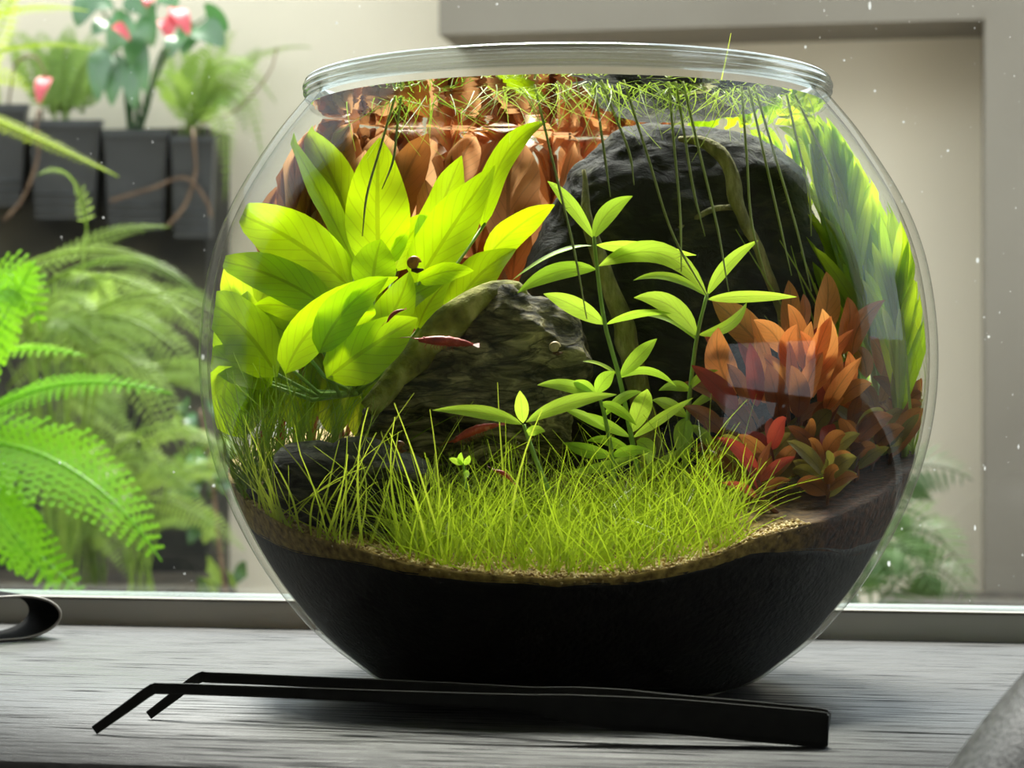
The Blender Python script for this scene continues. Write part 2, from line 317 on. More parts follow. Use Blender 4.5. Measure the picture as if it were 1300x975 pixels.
# window: frame rail above the table, ledge, pane
win = hempty('window_1', kind='structure')
o = HB().box(WU0, WU1, VF, VF+0.012, -0.001, 0.0125).build('bottom_rail', MAT['frame'], win)
hbox('sill', MAT['ledge'], WU0, WU1, VF+0.012, VG+0.02, -0.001, 0.0115, win)
o = HB().box(WU0, WU1, VF-0.0008, VF+0.006, 0.0125, 0.0138).build('rail_bead', MAT['bead'], win)
hbox('side_rail', MAT['frame'], WU0, WU0+0.05, VF, VG+0.02, 0.0, WZ1, win)
hbox('side_rail', MAT['frame'], WU1-0.05, WU1, VF, VG+0.02, 0.0, WZ1, win)
hbox('top_rail', MAT['frame'], WU0, WU1, VF, VG+0.02, WZ1-0.05, WZ1, win)
hbox('pane', MAT['pane'], WU0+0.05, WU1-0.05, VG, VG+0.005, 0.0115, WZ1-0.05, win)
sp = HB(); rnd = random.Random(3)
for i in range(520):
    u = rnd.uniform(-0.34, 0.34)
    if i % 2: u = rnd.uniform(0.1, 0.34)
    z = rnd.uniform(0.015, 0.36); r = 0.00018+0.0007*rnd.random()**6; el = rnd.choice((1, 1, 1, 1.8, 3))
    vv = [(u+r*math.cos(k*math.pi/3), VG-0.0003, z+r*el*math.sin(k*math.pi/3)) for k in range(6)]
    sp.add(vv, [(0, 5, 4, 3, 2, 1)])
s_ = sp.build('water_spots', MAT['spot'], win); s_['kind'] = 'stuff'

# courtyard
CW = 2.60                                   # wall plane (house v) about 3.5 m from the camera
hbox('wall_courtyard', MAT['beige'], -2.6, 3.0, CW, CW+0.15, -1.0, 0.90)
hbox('wall_sky_blocker', MAT['beige'], -1.85, -1.70, VF+0.1, CW, -1.0, 0.90)  # unseen wall added to keep the open sky out of the bowl's reflections
hbox('wall_courtyard_right', MAT['beige'], 2.40, 2.55, VF+0.1, CW, -1.0, 0.30)
def wall_uv(px, py, v):
    """house coordinates where the ray of a pixel meets the plane v"""
    d0 = Vector(((px-650)/FPX, 1.0, -(py-500)/FPX)); c = Vector((0, CAM_Y, CAM_Z)); nn = Vector((-SU, CU, 0))
    t = (v-c.dot(nn))/d0.dot(nn); q = c+d0*t
    return q.x*CU+q.y*SU, q.z, t
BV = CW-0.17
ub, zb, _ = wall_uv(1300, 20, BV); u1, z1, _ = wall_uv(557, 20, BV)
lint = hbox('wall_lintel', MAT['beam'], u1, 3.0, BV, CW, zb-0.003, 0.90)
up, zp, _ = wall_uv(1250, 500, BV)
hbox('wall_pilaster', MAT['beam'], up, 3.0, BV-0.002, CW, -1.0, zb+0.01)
hbox('ground_planting_bed', MAT['bed'], -1.70, wall_uv(300, 740, CW-.12)[0], 0.55, CW-0.12, -0.95, -0.16)
hbox('ground_planting_bed', MAT['bed'], 0.10, 0.95, 1.2, CW-0.20, -0.95, -0.165)
hbox('ground', MAT['pave'], -2.6, 3.0, VF+0.1, CW, -1.02, -0.95)
ue, ze, _ = wall_uv(262, 300, CW-0.12); _, zt, _ = wall_uv(100, 165, CW-0.12)
panel = hbox('wall_planting_panel', MAT['dark_panel'], -2.2, ue, CW-0.12, CW, -0.95, zt)

# ------------------------------------------------------------------ table
tb = hempty('table', label='black-stained open-grain wooden table under the fish bowl', cat='table')
t_ = HB()
bm = bmesh.new(); bmesh.ops.create_cube(bm, size=1.0)
TU0, TU1, TV0, TV1 = -0.85, 0.80, -0.232, VF
for v in bm.verts: v.co = Vector((TU0+(v.co.x+0.5)*(TU1-TU0), TV0+(v.co.y+0.5)*(TV1-TV0), -0.035+(v.co.z+0.5)*0.035))
bmesh.ops.bevel(bm, geom=[e for e in bm.edges], offset=0.004, segments=3, affect='EDGES')
t_.add([v.co.copy() for v in bm.verts], [tuple(v.index for v in f.verts) for f in bm.faces]); bm.free()
t_.build('tabletop', MAT['table'], tb, smooth=True)
for a in ((TU0+0.04, TV0+0.04), (TU1-0.10, TV0+0.04), (TU0+0.04, TV1-0.10), (TU1-0.10, TV1-0.10)):
    hbox('leg', MAT['table'], a[0], a[0]+0.06, a[1], a[1]+0.06, FZ, -0.034, tb)

# ------------------------------------------------------------------ fish bowl
BX = (720-650)/FPX*0.934
PROF = [(0.0000, 0.0715), (0.0030, 0.0790), (0.0078, 0.0862), (0.0236, 0.1056), (0.0479, 0.1244), (0.0776, 0.1395), (0.1067, 0.1477), (0.1374, 0.1497),
        (0.1697, 0.1455), (0.1949, 0.1362), (0.2198, 0.1208), (0.2375, 0.1068)]
_cv = curve([Vector((r, 0, z)) for z, r in PROF], 110)
_z = np.array([q.z for q in _cv]); _r = np.array([q.x for q in _cv]); GT = 0.0034
def Rout(z): return float(np.interp(z, _z, _r))
def Rin(z): return Rout(z)-GT*min(1.0, 0.35+max(0.0, z)*22)
def lathe(prof, seg=128, close_top=False):
    vv = []; ff = []
    n_ = len(prof)
    for r, z in prof:
        for k in range(seg):
            a = 2*math.pi*k/seg; vv.append((BX+r*math.cos(a), r*math.sin(a), z))
    for i in range(n_-1):
        for k in range(seg):
            k2 = (k+1) % seg
            ff.append((i*seg+k, i*seg+k2, (i+1)*seg+k2, (i+1)*seg+k))
    return vv, ff
bowl = empty('fish_bowl', (BX, 0, 0), 'large round clear glass fish bowl planted as an aquarium on the table', 'fish bowl')
outer = [(0.0, 0.0004), (0.05, 0.0004)]+[(float(r), float(z)+0.0003) for r, z in zip(_r, _z)]
vv, ff = lathe(outer); MB().add(vv, ff).build('outer_wall', MAT['bowl'], bowl)
inner = [(0.0, 0.0012), (0.05, 0.0012)]+[(Rin(float(z)), float(z)) for r, z in zip(_r, _z) if z > 0.0012]
vv, ff = lathe(inner); MB().add(vv, ff).build('inner_wall', MAT['bowl_in'], bowl)
lip = [(0.1068-GT, 0.2375), (0.1018, 0.2395), (0.1012, 0.2420), (0.1018, 0.2448), (0.1036, 0.2462), (0.1058, 0.2460), (0.1072, 0.2450), (0.1071, 0.2442), (0.1080, 0.2432), (0.1081, 0.2420), (0.1074, 0.2413), (0.1079, 0.2404), (0.1078, 0.2396), (0.1070, 0.2388), (0.1073, 0.2381), (0.1068, 0.2375)]
lc = curve([Vector((r, 0, z)) for r, z in lip], 60)
MAT['lip'] = glass_mat('lip_glass', (0.93, 0.96, 0.95), (0.55, 0.64, 0.64), 0.22, 0.06, 2.0)
vv, ff = lathe([(q.x, q.z) for q in lc]); MB().add(vv, ff).build('rim', MAT['lip'], bowl)
WZ = 0.2345
wv = [(BX, 0, WZ)]; wf = []
RW = Rin(WZ)-0.0003
for k in range(96):
    a = 2*math.pi*k/96; wv.append((BX+RW*math.cos(a), RW*math.sin(a), WZ))
for k in range(96): wf.append((0, 1+k, 1+(k+1) % 96))
tag(MB().add(wv, wf).build('water', MAT['water'], None), 'still clear water surface just below the bowl rim', 'water')
bpy.data.objects['water']['kind'] = 'stuff'

def inside(p, gap=0.0012):
    """keep a point inside the glass"""
    q = Vector(p); z = min(max(q.z, 0.012), WZ-0.0006); R = Rin(z)-gap
    d = math.hypot(q.x-BX, q.y)
    if d > R: q.x = BX+(q.x-BX)*R/d; q.y = q.y*R/d
    q.z = z; return q

# clearance: leaves and blades are turned or shifted until they pass clear of what already stands there
from mathutils.bvhtree import BVHTree
PLACED = []; BLO = np.zeros((4000, 3)); BHI = np.zeros((4000, 3))
def reg(mb, owner, wt):
    a = np.array([tuple(v) for v in mb.v]); BLO[len(PLACED)] = a.min(0); BHI[len(PLACED)] = a.max(0); PLACED.append((BVHTree.FromPolygons(mb.v, mb.f), owner, wt)); return mb
def clash(mb, owner):
    a = np.array([tuple(v) for v in mb.v]); lo, hi = a.min(0), a.max(0); t = None; sc = 0.0
    m_ = len(PLACED)
    for i_ in np.nonzero(((BHI[:m_] >= lo) & (BLO[:m_] <= hi)).all(1))[0]:
        bv, ow, wt = PLACED[i_]
        if t is None: t = BVHTree.FromPolygons(mb.v, mb.f)
        n_ = len(t.overlap(bv))
        if n_: sc += (0.15 if ow == owner else wt)*(1+min(n_, 30)*.05)
    return sc
def clearest(gen, owner, tries):
    best = None
    for k in range(tries):
        mb = gen(k); c_ = clash(mb, owner)
        if best is None or c_ < best[0]-1e-6: best = (c_, mb)
        if c_ <= 0: break
    return reg(best[1], owner, 1.0)
GUARD = []

# substrate
def sand_h(x, y):
    h = 0.0514+0.20*(y+0.125)+0.6*x*x
    if x > 0: h += min(2.2*x*x, 0.009)
    h += 0.0015*noise.noise(Vector((x*40, y*40, 1.7)))+0.0007*noise.noise(Vector((x*120, y*120, 4)))
    return h
def soil_h(x, y): return sand_h(x, y)-(0.0020+(1.5 if x > 0 else 0.7)*x*x*(0.3+0.7*min(1.0, max(0.0, (y+0.13)/0.06)))+max(0.0, y+0.05)*0.1+0.0008*noise.noise(Vector((x*60, y*60, 9))))
def polar_top(hf, na=120, nr=26):
    vv = [(BX, 0, hf(0, 0))]; ring = []
    for k in range(na):
        a = 2*math.pi*k/na; z = 0.06
        for _ in range(12):
            R = Rin(z)-0.0006; z = hf(R*math.cos(a), R*math.sin(a))
        ring.append((a, R))
    for j in range(1, nr+1):
        for a, R in ring:
            r = R*j/nr; x, y = r*math.cos(a), r*math.sin(a); vv.append((BX+x, y, hf(x, y)))
    ff = [(0, 1+k, 1+(k+1) % na) for k in range(na)]
    for j in range(nr-1):
        for k in range(na):
            a, b_ = 1+j*na+k, 1+j*na+(k+1) % na; ff.append((a, a+na, b_+na, b_))
    return vv, ff, ring, 1+(nr-1)*na
def side_skirt(vv, ff, ring, start, zlow_f, steps=14):
    na = len(ring); prev = start
    for s in range(1, steps+1):
        base = len(vv)
        for k, (a, R) in enumerate(ring):
            zt_ = vv[start+k][2]; zl = zlow_f(R*math.cos(a), R*math.sin(a)); z = zt_+(zl-zt_)*s/steps
            r = Rin(z)-0.0006; vv.append((BX+r*math.cos(a), r*math.sin(a), z))
        for k in range(na):
            k2 = (k+1) % na; ff.append((prev+k, base+k, base+k2, prev+k2))
        prev = base
    return prev
vv, ff, ring, st = polar_top(soil_h); last = side_skirt(vv, ff, ring, st, lambda x, y: 0.0016, 20); ff.append(tuple(last+k for k in range(len(ring)))[::-1])
soil = MB().add(vv, ff).build('aquarium_soil', MAT['soil'], None); tag(soil, 'thick black soil layer filling the bottom of the bowl', 'soil', kind='stuff')
vv, ff, ring, st = polar_top(sand_h); last = side_skirt(vv, ff, ring, st, lambda x, y: soil_h(x, y)-0.0005, 3)
ob = MB().add(vv, ff); ob.v = [p-Vector((BX, 0, 0)) for p in ob.v]
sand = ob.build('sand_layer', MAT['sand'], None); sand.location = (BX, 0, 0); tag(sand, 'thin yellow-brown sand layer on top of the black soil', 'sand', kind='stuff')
gr = MB(); rnd = random.Random(11)
ico = bmesh.new(); bmesh.ops.create_icosphere(ico, subdivisions=1, radius=1.0)
iv = [v.co.copy() for v in ico.verts]; jf = [tuple(v.index for v in f.verts) for f in ico.faces]; ico.free()
for i in range(2300):
    a = math.radians(rnd.uniform(200, 312)); z = 0.06
    for _ in range(8):
        R = Rin(z)-0.0016; z = sand_h(R*math.cos(a), R*math.sin(a))
    r = R-abs(rnd.gauss(0, 0.006)); x, y = r*math.cos(a), r*math.sin(a); s = rnd.uniform(0.0004, 0.00095)
    c = Vector((BX+x, y, sand_h(x, y)+s*0.3-rnd.random()*0.0018*(r > R-0.0012)))
    gr.add([c+Vector((q.x*s*rnd.uniform(.7, 1.3), q.y*s, q.z*s*rnd.uniform(.7, 1.2))) for q in iv], jf)
gr.v = [inside(q, .0004) for q in gr.v]
tag(gr.build('sand_grains', MAT['grain'], None), 'coarse yellow sand grains along the front glass', 'sand', kind='stuff')

# ------------------------------------------------------------------ stones and roots
def rock(name, mat, outline, Y, thick, seed, amp, label, strata=0.0, power=0.75, sub=5):
    """stone whose side view follows the outline (pixels at depth Y), rounded in depth"""
    cx = sum(p[0] for p in outline)/len(outline); cyy = sum(p[1] for p in outline)/len(outline)
    c = PY(cx, cyy, Y); pol = []
    for px, py in outline:
        q = PY(px, py, Y)-c; pol.append((math.atan2(q.z, q.x), math.hypot(q.x, q.z)))
    pol.sort(); A = [p[0] for p in pol]; R = [p[1] for p in pol]
    A = [A[-1]-2*math.pi]+A+[A[0]+2*math.pi]; R = [R[-1]]+R+[R[0]]
    bm = bmesh.new(); bmesh.ops.create_icosphere(bm, subdivisions=sub, radius=1.0); vs_ = []
    for v in bm.verts:
        d = v.co.normalized(); th = math.atan2(d.z, d.x); m_ = math.hypot(d.x, d.z)**power
        r = float(np.interp(th, A, R))
        p = Vector((math.cos(th)*r*m_, math.copysign(abs(d.y)**0.8, d.y)*thick, math.sin(th)*r*m_))
        q = p*26+Vector((seed, seed*2, 0)); f = noise.fractal(q, 0.75, 2.1, 8)
        rg = 1-abs(noise.noise(Vector((p.x*18+seed, p.y*18, p.z*60+p.x*22))))
        p = p+d*(amp*f+strata*(rg-0.7))
        vs_.append(inside(c+p, 0.004))
    fs = [tuple(v.index for v in f.verts) for f in bm.faces]; bm.free()
    o = reg(MB().add(vs_, fs), 'stone'+label, 6.0).build(name, mat, None, loc=c); tag(o, label, 'rock'); return o
rock('stone', MAT['rock_big'], [(690,600),(672,420),(668,340),(700,270),(722,225),(760,180),(830,163),(900,166),(970,184),(1018,218),(1042,285),(1056,370),(1050,470),(1030,600)],
     0.045, 0.034, 3.1, 0.004, 'huge dark rounded stone rising almost to the water surface', 0.0035, sub=6)
rock('stone', MAT['rock_mid'], [(452,600),(455,535),(478,505),(540,468),(575,425),(600,392),(640,366),(668,388),(712,398),(738,425),(742,470),(720,520),(700,600)],
     -0.012, 0.028, 8.4, 0.0055, 'grey layered stone with olive crust beside the broad-leaved plant', 0.0080, sub=6)
rock('stone', MAT['rock_slab'], [(348,578),(362,566),(420,562),(500,572),(548,590),(560,620),(540,650),(440,668),(372,650),(352,620)],
     -0.062, 0.020, 5.5, 0.0020, 'low dark slate slab lying in front of the grey layered stone', 0.003)
rock('stone', MAT['rock_slab'], [(296,632),(330,618),(352,622),(372,650),(366,680),(330,672),(305,655)],
     -0.045, 0.012, 7.7, 0.0015, 'small dark stone fragment at the end of the slate slab', 0.002, sub=4)
def wood(name, mat, paths, label, seed=1.0):
    root = empty(name, PY(*paths[0][0][:2], paths[0][0][2]), label, 'driftwood')
    for path in paths:
        pts = [PY(a, b_, c) for a, b_, c, r in path]; rad = [r for *_, r in path]
        n_ = 28; cv = curve(pts, n_); rr_ = [float(np.interp(i/n_*(len(rad)-1), range(len(rad)), rad)) for i in range(n_+1)]
        mb = MB().tube(cv, rr_, 12)
        mb.v = [inside(p+Vector((noise.noise(p*90), noise.noise(p*90+Vector((7, 0, 0))), noise.noise(p*90+Vector((0, 9, 0)))))*0.0016) for p in mb.v]
        reg(mb, root.name, 3.0); mb.build('branch', mat, root)
    return root
wood('driftwood', MAT['wood_moss'], [[(468,520,-.03,.004),(505,478,-.032,.0055),(560,420,-.03,.007),(610,382,-.028,.007),(650,372,-.026,.005),(662,392,-.026,.003)]],
     'mossy olive driftwood branch leaning along the grey layered stone')
wood('driftwood', MAT['wood_pale'], [[(740,215,.012,.0008),(748,290,.006,.0026),(785,392,.003,.0042),(800,450,.002,.0045),(816,520,0,.005),(830,600,0,.006)]],
     'pale root running down the huge dark stone behind the stem plants')
wood('driftwood', MAT['wood_pale'], [[(862,176,.022,.0012),(905,184,.012,.0028),(930,222,.009,.0034),(938,262,.008,.0030),(962,312,.008,.0026),(985,372,.008,.0020),(990,420,.008,.0012)],
     [(935,262,.010,.0015),(900,268,.010,.0012),(860,290,.011,.0008)]],
     'pale fibrous root draped over the top of the huge dark stone')

# ------------------------------------------------------------------ leaves
def leaf_geo(base, ctrl, tip, wdt, nrm, fold=0.25, wave=0.0, sharp=0.75, low=0.55, nseg=12, fn=inside, ph=0.0):
    mb = MB(); vv = []; uv = []; A = (0, .25, .5, .75, 1)
    norm = (low/(low+sharp))**low*(sharp/(low+sharp))**sharp
    for i in range(nseg+1):
        t = i/nseg; c = bez(base, ctrl, tip, t); tg = (bez(base, ctrl, tip, min(1, t+.02))-bez(base, ctrl, tip, max(0, t-.02))).normalized()
        s = tg.cross(nrm)
        if s.length < 1e-5: s = tg.cross(Vector((0.3, 0.2, 1)))
        s.normalize(); nn = s.cross(tg).normalized()
        W = wdt*max(0.03, (max(t, 1e-4)**low*max(1-t, 1e-4)**sharp)/norm)*0.5
        for a in A:
            k = (a-.5)*2
            p = c+s*(k*W)+nn*(fold*abs(k)*W)+nn*(wave*W*abs(k)*math.sin(t*13+ph+k*2.0))
            vv.append(fn(p) if fn else p); uv.append((a, t))
    ff = [(i*5+k, i*5+k+1, (i+1)*5+k+1, (i+1)*5+k) for i in range(nseg) for k in range(4)]
    return mb.add(vv, ff, uv)
CAMN = Vector((0, -1, 0))
def rollv(ax, deg, v=CAMN): return Matrix.Rotation(math.radians(deg), 3, ax) @ v
def pleaf(root, mat, b_, c, t, wpx, Y, roll=0.0, name='leaf', **k):
    """leaf from three pixels with depths Y=(base,ctrl,tip)"""
    opts = [(0, 0)]+[(dy, dr) for dy in (.003, -.003, .006, -.006, .010, -.010, .015, -.015, .020, -.020) for dr in (0, 18, -18)]
    def gen(j):
        dy, dr = opts[j]; B, C_, T = PY(*b_, Y[0]), PY(*c, Y[1]+dy*.6), PY(*t, Y[2]+dy)
        C_ = C_*2-(B+T)*0.5
        return leaf_geo(B, C_, T, wpx/FPX*(Y[1]-CAM_Y), rollv((T-B).normalized(), roll+dr), **k)
    return clearest(gen, root.name, len(opts)).build(name, mat, root)

sw = empty('broad_leaved_plant', PY(440, 500, -.02), 'lime-green aquatic plant with broad sword-shaped leaves beside the grey layered stone', 'plant')
S = MAT['sword']
SW = [ # base, through, tip, width, depths, roll, mat
 ((482,345),(479,262),(482,175),70,(-.01,-.008,.0),5,S), ((528,362),(572,292),(628,210),58,(-.02,-.02,-.015),-15,S),
 ((532,335),(560,262),(586,198),46,(.0,.005,.01),30,S), ((452,340),(412,258),(364,168),32,(-.01,-.01,.0),40,S),
 ((447,310),(425,232),(385,160),52,(.01,.015,.02),-10,S), ((446,368),(372,305),(284,266),66,(-.02,-.012,.002),-12,S),
 ((424,398),(350,352),(266,330),46,(-.03,-.02,.0),10,S), ((352,478),(306,414),(256,380),66,(-.04,-.025,.0),-20,S),
 ((345,490),(300,462),(256,450),44,(-.03,-.02,.0),15,S), ((300,466),(284,510),(312,556),54,(-.02,-.02,-.02),0,S),
 ((472,372),(476,335),(484,304),48,(-.03,-.03,-.03),0,S), ((530,358),(566,345),(601,344),24,(-.03,-.032,-.03),25,S),
 ((572,402),(606,352),(655,316),46,(-.01,-.008,-.005),-25,S), ((362,474),(412,402),(505,352),46,(-.045,-.05,-.045),10,S),
 ((405,448),(440,392),(493,352),44,(-.055,-.058,-.055),-12,S), ((468,440),(500,395),(520,345),44,(-.04,-.042,-.04),8,S),
 ((415,480),(470,440),(530,404),62,(-.05,-.052,-.05),20,S), ((468,424),(515,382),(566,356),34,(-.035,-.035,-.03),-10,S),
 ((375,430),(345,412),(318,402),26,(-.01,-.005,.0),10,S), ((612,290),(640,200),(694,154),30,(.0,.0,.0),-20,S),
 ((615,330),(655,290),(704,260),34,(.012,.014,.014),20,S), ((440,420),(378,392),(322,388),34,(-.02,-.02,-.015),0,S),
 ((455,430),(452,392),(470,352),42,(-.045,-.05,-.05),15,S), ((530,420),(545,385),(575,350),36,(-.02,-.02,-.02),-30,S),
 ((320,480),(285,430),(272,395),34,(.0,.0,.0),10,S), ((500,345),(520,300),(552,272),40,(-.005,-.005,.0),25,S)]
crown = PY(446, 500, -.022)
pet = MB()
for i, (b_, c, t, wd, Y, rl, mt) in enumerate(SW):
    pleaf(sw, mt, b_, c, t, wd*1.18, Y, rl, wave=0.14, ph=i*1.7, sharp=0.85, low=0.55, fold=0.22)
    B = PY(*b_, Y[0]); mid_ = (B+crown)*.5+Vector((0, .003, -.004))
    MB().tube([crown+Vector(((i % 5-2)*.0012, (i % 3-1)*.0015, 0)), mid_, B+(PY(*t, Y[2])-B)*.05], [.0010, .0009, .0007], 5).build('petiole', MAT['stem'], sw)

def stem_plant(label, path, leaves, mat, smat, Y, r=0.0011, name='stem_plant', group=None, cat='plant'):
    pts = [PY(a, b_, Y) for a, b_ in path]
    root = empty(name, pts[-1], label, cat, group)
    MB().tube(curve(pts, 14), [r*(0.65+0.35*i/14) for i in range(15)], 6).build('stem', smat, root)
    for i, lf in enumerate(leaves):
        b_, c, t, wd = lf[:4]; rl = lf[4] if len(lf) > 4 else 0; dy = lf[5] if len(lf) > 5 else -0.004
        mt = lf[6] if len(lf) > 6 else mat
        pleaf(root, mt, b_, c, t, wd, (Y, Y+dy, Y+dy*2.2), rl, wave=0.05, ph=i, sharp=0.95, low=0.8, fold=0.22)
    return root
STL, ST = MAT['stem_leaf'], MAT['stem']
stem_plant('tallest bright-green stem plant with paired narrow leaves before the huge stone',
 [(754,300),(758,340),(768,412),(786,478),(801,552),(812,610)],
 [((754,303),(722,258),(695,230),19,20),((754,303),(772,270),(803,249),23,-15,-.002),((752,312),(705,322),(650,356),11,60),((757,311),(815,315),(884,324),20,30,.003),
  ((757,342),(705,346),(657,372),23,10),((760,338),(838,322),(898,376),29,-10,-.006),((768,412),(728,388),(690,373),24,0),((769,412),(808,398),(852,398),13,40,.004),
  ((787,478),(812,452),(834,430),21,-20),((787,478),(762,463),(740,459),9,40),((787,480),(822,470),(858,490),12,30,.003),
  ((801,550),(815,515),(822,494),26,0,-.003),((800,555),(760,536),(722,524),16,10),((803,556),(840,530),(880,505),14,20,.003),((806,580),(770,592),(712,602),14,20),
  ((806,580),(775,560),(745,560),14,-20,.003),((808,560),(822,570),(822,590),22,0,-.004)], STL, ST, -0.045)
stem_plant('bright-green stem plant with paired narrow leaves beside the orange-red bush',
 [(898,372),(885,427),(876,496),(871,565),(868,612)],
 [((898,375),(925,335),(963,305),17,-10),((897,376),(850,352),(804,356),13,30),((898,380),(950,376),(1012,377),16,20,-.003),((885,427),(850,388),(805,378),27,10),
  ((886,425),(925,412),(948,384),16,20,.003),((884,432),(845,402),(800,400),14,30,.004),((876,496),(858,490),(836,496),14,10),((876,494),(890,478),(912,470),11,-20),
  ((873,520),(905,498),(935,478),12,10,.004),((872,530),(868,555),(872,590),26,20,-.003),((872,530),(850,515),(828,508),18,0),((870,568),(840,590),(806,600),16,10),((874,540),(896,555),(905,580),14,10)], STL, ST, -0.030)
stem_plant('short green stem plant tucked against the tallest stem plant',
 [(760,500),(768,530),(777,578),(780,612)],
 [((757,500),(768,482),(781,472),20,0),((757,503),(720,490),(682,489),17,15),((756,502),(742,490),(728,484),16,-10),((762,512),(785,520),(808,540),14,10),((766,530),(790,505),(815,498),12,0,.003),
  ((770,545),(740,528),(715,520),12,20),((777,578),(745,572),(715,562),18,0,.004),((777,580),(800,572),(830,574),14,0),((760,502),(748,505),(738,512),10,0)], STL, ST, -0.052)
stem_plant('small green seedling with four long leaves in front of the grey layered stone',
 [(665,539),(672,560),(682,588),(696,622)],
 [((663,539),(612,524),(549,521),19,25),((664,537),(662,515),(660,496),18,0),((668,536),(722,512),(783,501),20,-15),((667,552),(680,546),(692,548),13,0)], STL, ST, -0.085)
stem_plant('tiny pale sprout with four small leaves in the grass carpet',
 [(588,588),(590,600),(592,622)],
 [((588,590),(578,585),(570,582),8,0),((588,590),(584,582),(586,574),8,0),((589,590),(594,584),(596,578),8,0),((590,597),(592,602),(590,608),8,0)], STL, ST, -0.100, r=0.0006)

# orange-red bush at the right
RL, RB, RF = MAT['red_leaf'], MAT['red_brown'], MAT['red_front']
def bush(label, base_px, Y, lv, smat, extra=0, box=None, seed=1, up=0, name='red_stem_plant', mats=(None,)):
    root = empty(name, PY(*base_px, Y), label, 'plant'); rnd = random.Random(seed); base = PY(*base_px, Y)
    for i, (b_, c, t, wd, dy, rl, mt) in enumerate(lv):
        pleaf(root, mt, b_, c, t, wd, (Y+dy*.6, Y+dy, Y+dy*1.4), rl, wave=0.06, ph=i*2.1, sharp=0.85, low=0.65, fold=0.25)
        B = PY(*b_, Y+dy*.6)
        if i % 2 == 0:
            MB().tube([base+Vector((rnd.uniform(-.01, .01), rnd.uniform(-.008, .008), -.002)), (B+base)*.5+Vector((0, 0, .002)), B], [.0011, .001, .0008], 5).build('stem', smat, root)
    for i in range(up):
        bx = rnd.uniform(box[0]+20, box[1]-15); by = rnd.uniform(455, 525); an = (bx-(box[0]+box[1])/2)/75*.7+rnd.uniform(-.25, .25); ln = rnd.uniform(52, 84); dy = rnd.uniform(-.014, .012)
        tx, ty = bx+ln*math.sin(an), by-ln*math.cos(an)
        pleaf(root, rnd.choice((RL, RL, RL, RF)), (bx, by), ((bx+tx)/2-6*an, (by+ty)/2), (tx, ty), rnd.uniform(18, 27), (Y+dy, Y+dy-.004, Y+dy-.002), rnd.uniform(-45, 45), wave=.07, ph=i, sharp=.85, low=.65)
    for i in range(extra):
        bx = rnd.uniform(box[0], box[1]); by = rnd.uniform(box[2], box[3]); an = rnd.uniform(-1.25, 1.25); ln = rnd.uniform(28, 52)
        tx, ty = bx+ln*math.sin(an), by-ln*math.cos(an)*.8; dy = rnd.uniform(-.018, .02)
        pleaf(root, rnd.choice(mats), (bx, by), ((bx+tx)/2, (by+ty)/2-5), (tx, ty), rnd.uniform(12, 20), (Y+dy, Y+dy-.003, Y+dy-.002), rnd.uniform(-60, 60), wave=.05, ph=i, sharp=.6, low=.6, nseg=8)
    return root
bush('large bush of upright orange-red leaves against the front of the huge stone', (1010, 645), -0.025, [
 ((1036,430),(1050,388),(1049,345),34,.012,10,RL),((998,430),(1004,392),(1001,356),25,.014,-10,RL),((1018,420),(1022,395),(1020,373),15,.016,0,RL),
 ((1064,452),(1078,412),(1076,377),28,.006,15,RL),((1082,452),(1092,412),(1123,381),26,.004,-15,RL),((974,450),(940,412),(904,380),42,.008,10,RL),
 ((994,450),(982,424),(957,406),27,-.004,-15,RL),((1027,500),(1046,445),(1044,392),36,-.014,12,RL),((1014,452),(1014,415),(1000,386),22,.0,-20,RL),
 ((934,503),(913,460),(912,416),40,-.008,5,RL),((950,512),(938,485),(923,462),22,-.012,20,RB),((925,518),(900,496),(864,487),22,-.006,30,RB),
 ((921,552),(896,530),(868,516),24,-.008,20,RB),((1012,530),(1014,495),(1004,464),28,-.020,0,RB),((990,534),(984,498),(974,462),32,-.016,10,RB),
 ((1008,470),(1000,440),(1012,412),26,-.008,0,RL),((1020,470),(1024,440),(1030,408),22,-.006,-25,RL),((1040,480),(1032,450),(1016,420),24,-.010,20,RL),
 ((1050,500),(1058,470),(1062,440),26,-.006,0,RL),((1000,500),(985,470),(962,448),26,-.004,-10,RL),((1064,514),(1084,492),(1107,487),24,-.012,20,RB),
 ((1078,492),(1080,468),(1077,446),18,-.010,0,RL),((930,560),(905,565),(878,572),20,-.008,10,RB),((935,575),(905,590),(882,602),20,-.006,15,RB),((940,545),(915,540),(888,548),20,.0,15,RB),
 ((960,560),(935,525),(905,505),24,.004,10,RB),((1030,540),(1050,515),(1072,505),22,-.015,20,RB),((950,590),(935,575),(905,580),20,-.012,20,RB)],
 MAT['red_stem'], 46, (915, 1075, 500, 640), 4, up=20, mats=(RB, RB, RL))
bush('smaller orange-brown bush on the soil mound by the bowl wall', (1118, 600), -0.005, [
 ((1124,482),(1120,452),(1104,427),26,.0,0,RL),((1112,450),(1122,435),(1131,436),15,.004,10,RL),((1138,514),(1142,485),(1157,466),26,.0,15,RB),
 ((1124,522),(1112,530),(1093,548),20,-.012,0,RF),((1134,520),(1142,530),(1139,545),14,-.01,0,RB),((1100,480),(1096,455),(1085,440),22,.002,0,RL),
 ((1118,510),(1128,480),(1124,455),22,-.004,10,RB),((1150,520),(1162,500),(1170,480),22,.0,0,RB),((1110,520),(1104,500),(1092,486),18,-.008,10,RB),((1140,510),(1128,490),(1108,478),18,-.008,10,RB),
 ((1135,560),(1152,535),(1168,520),18,.0,0,RB),((1095,560),(1085,535),(1082,515),16,-.006,0,RB)], MAT['red_stem'], 30, (1060, 1155, 510, 610), 8, mats=(RB, RB, RL))
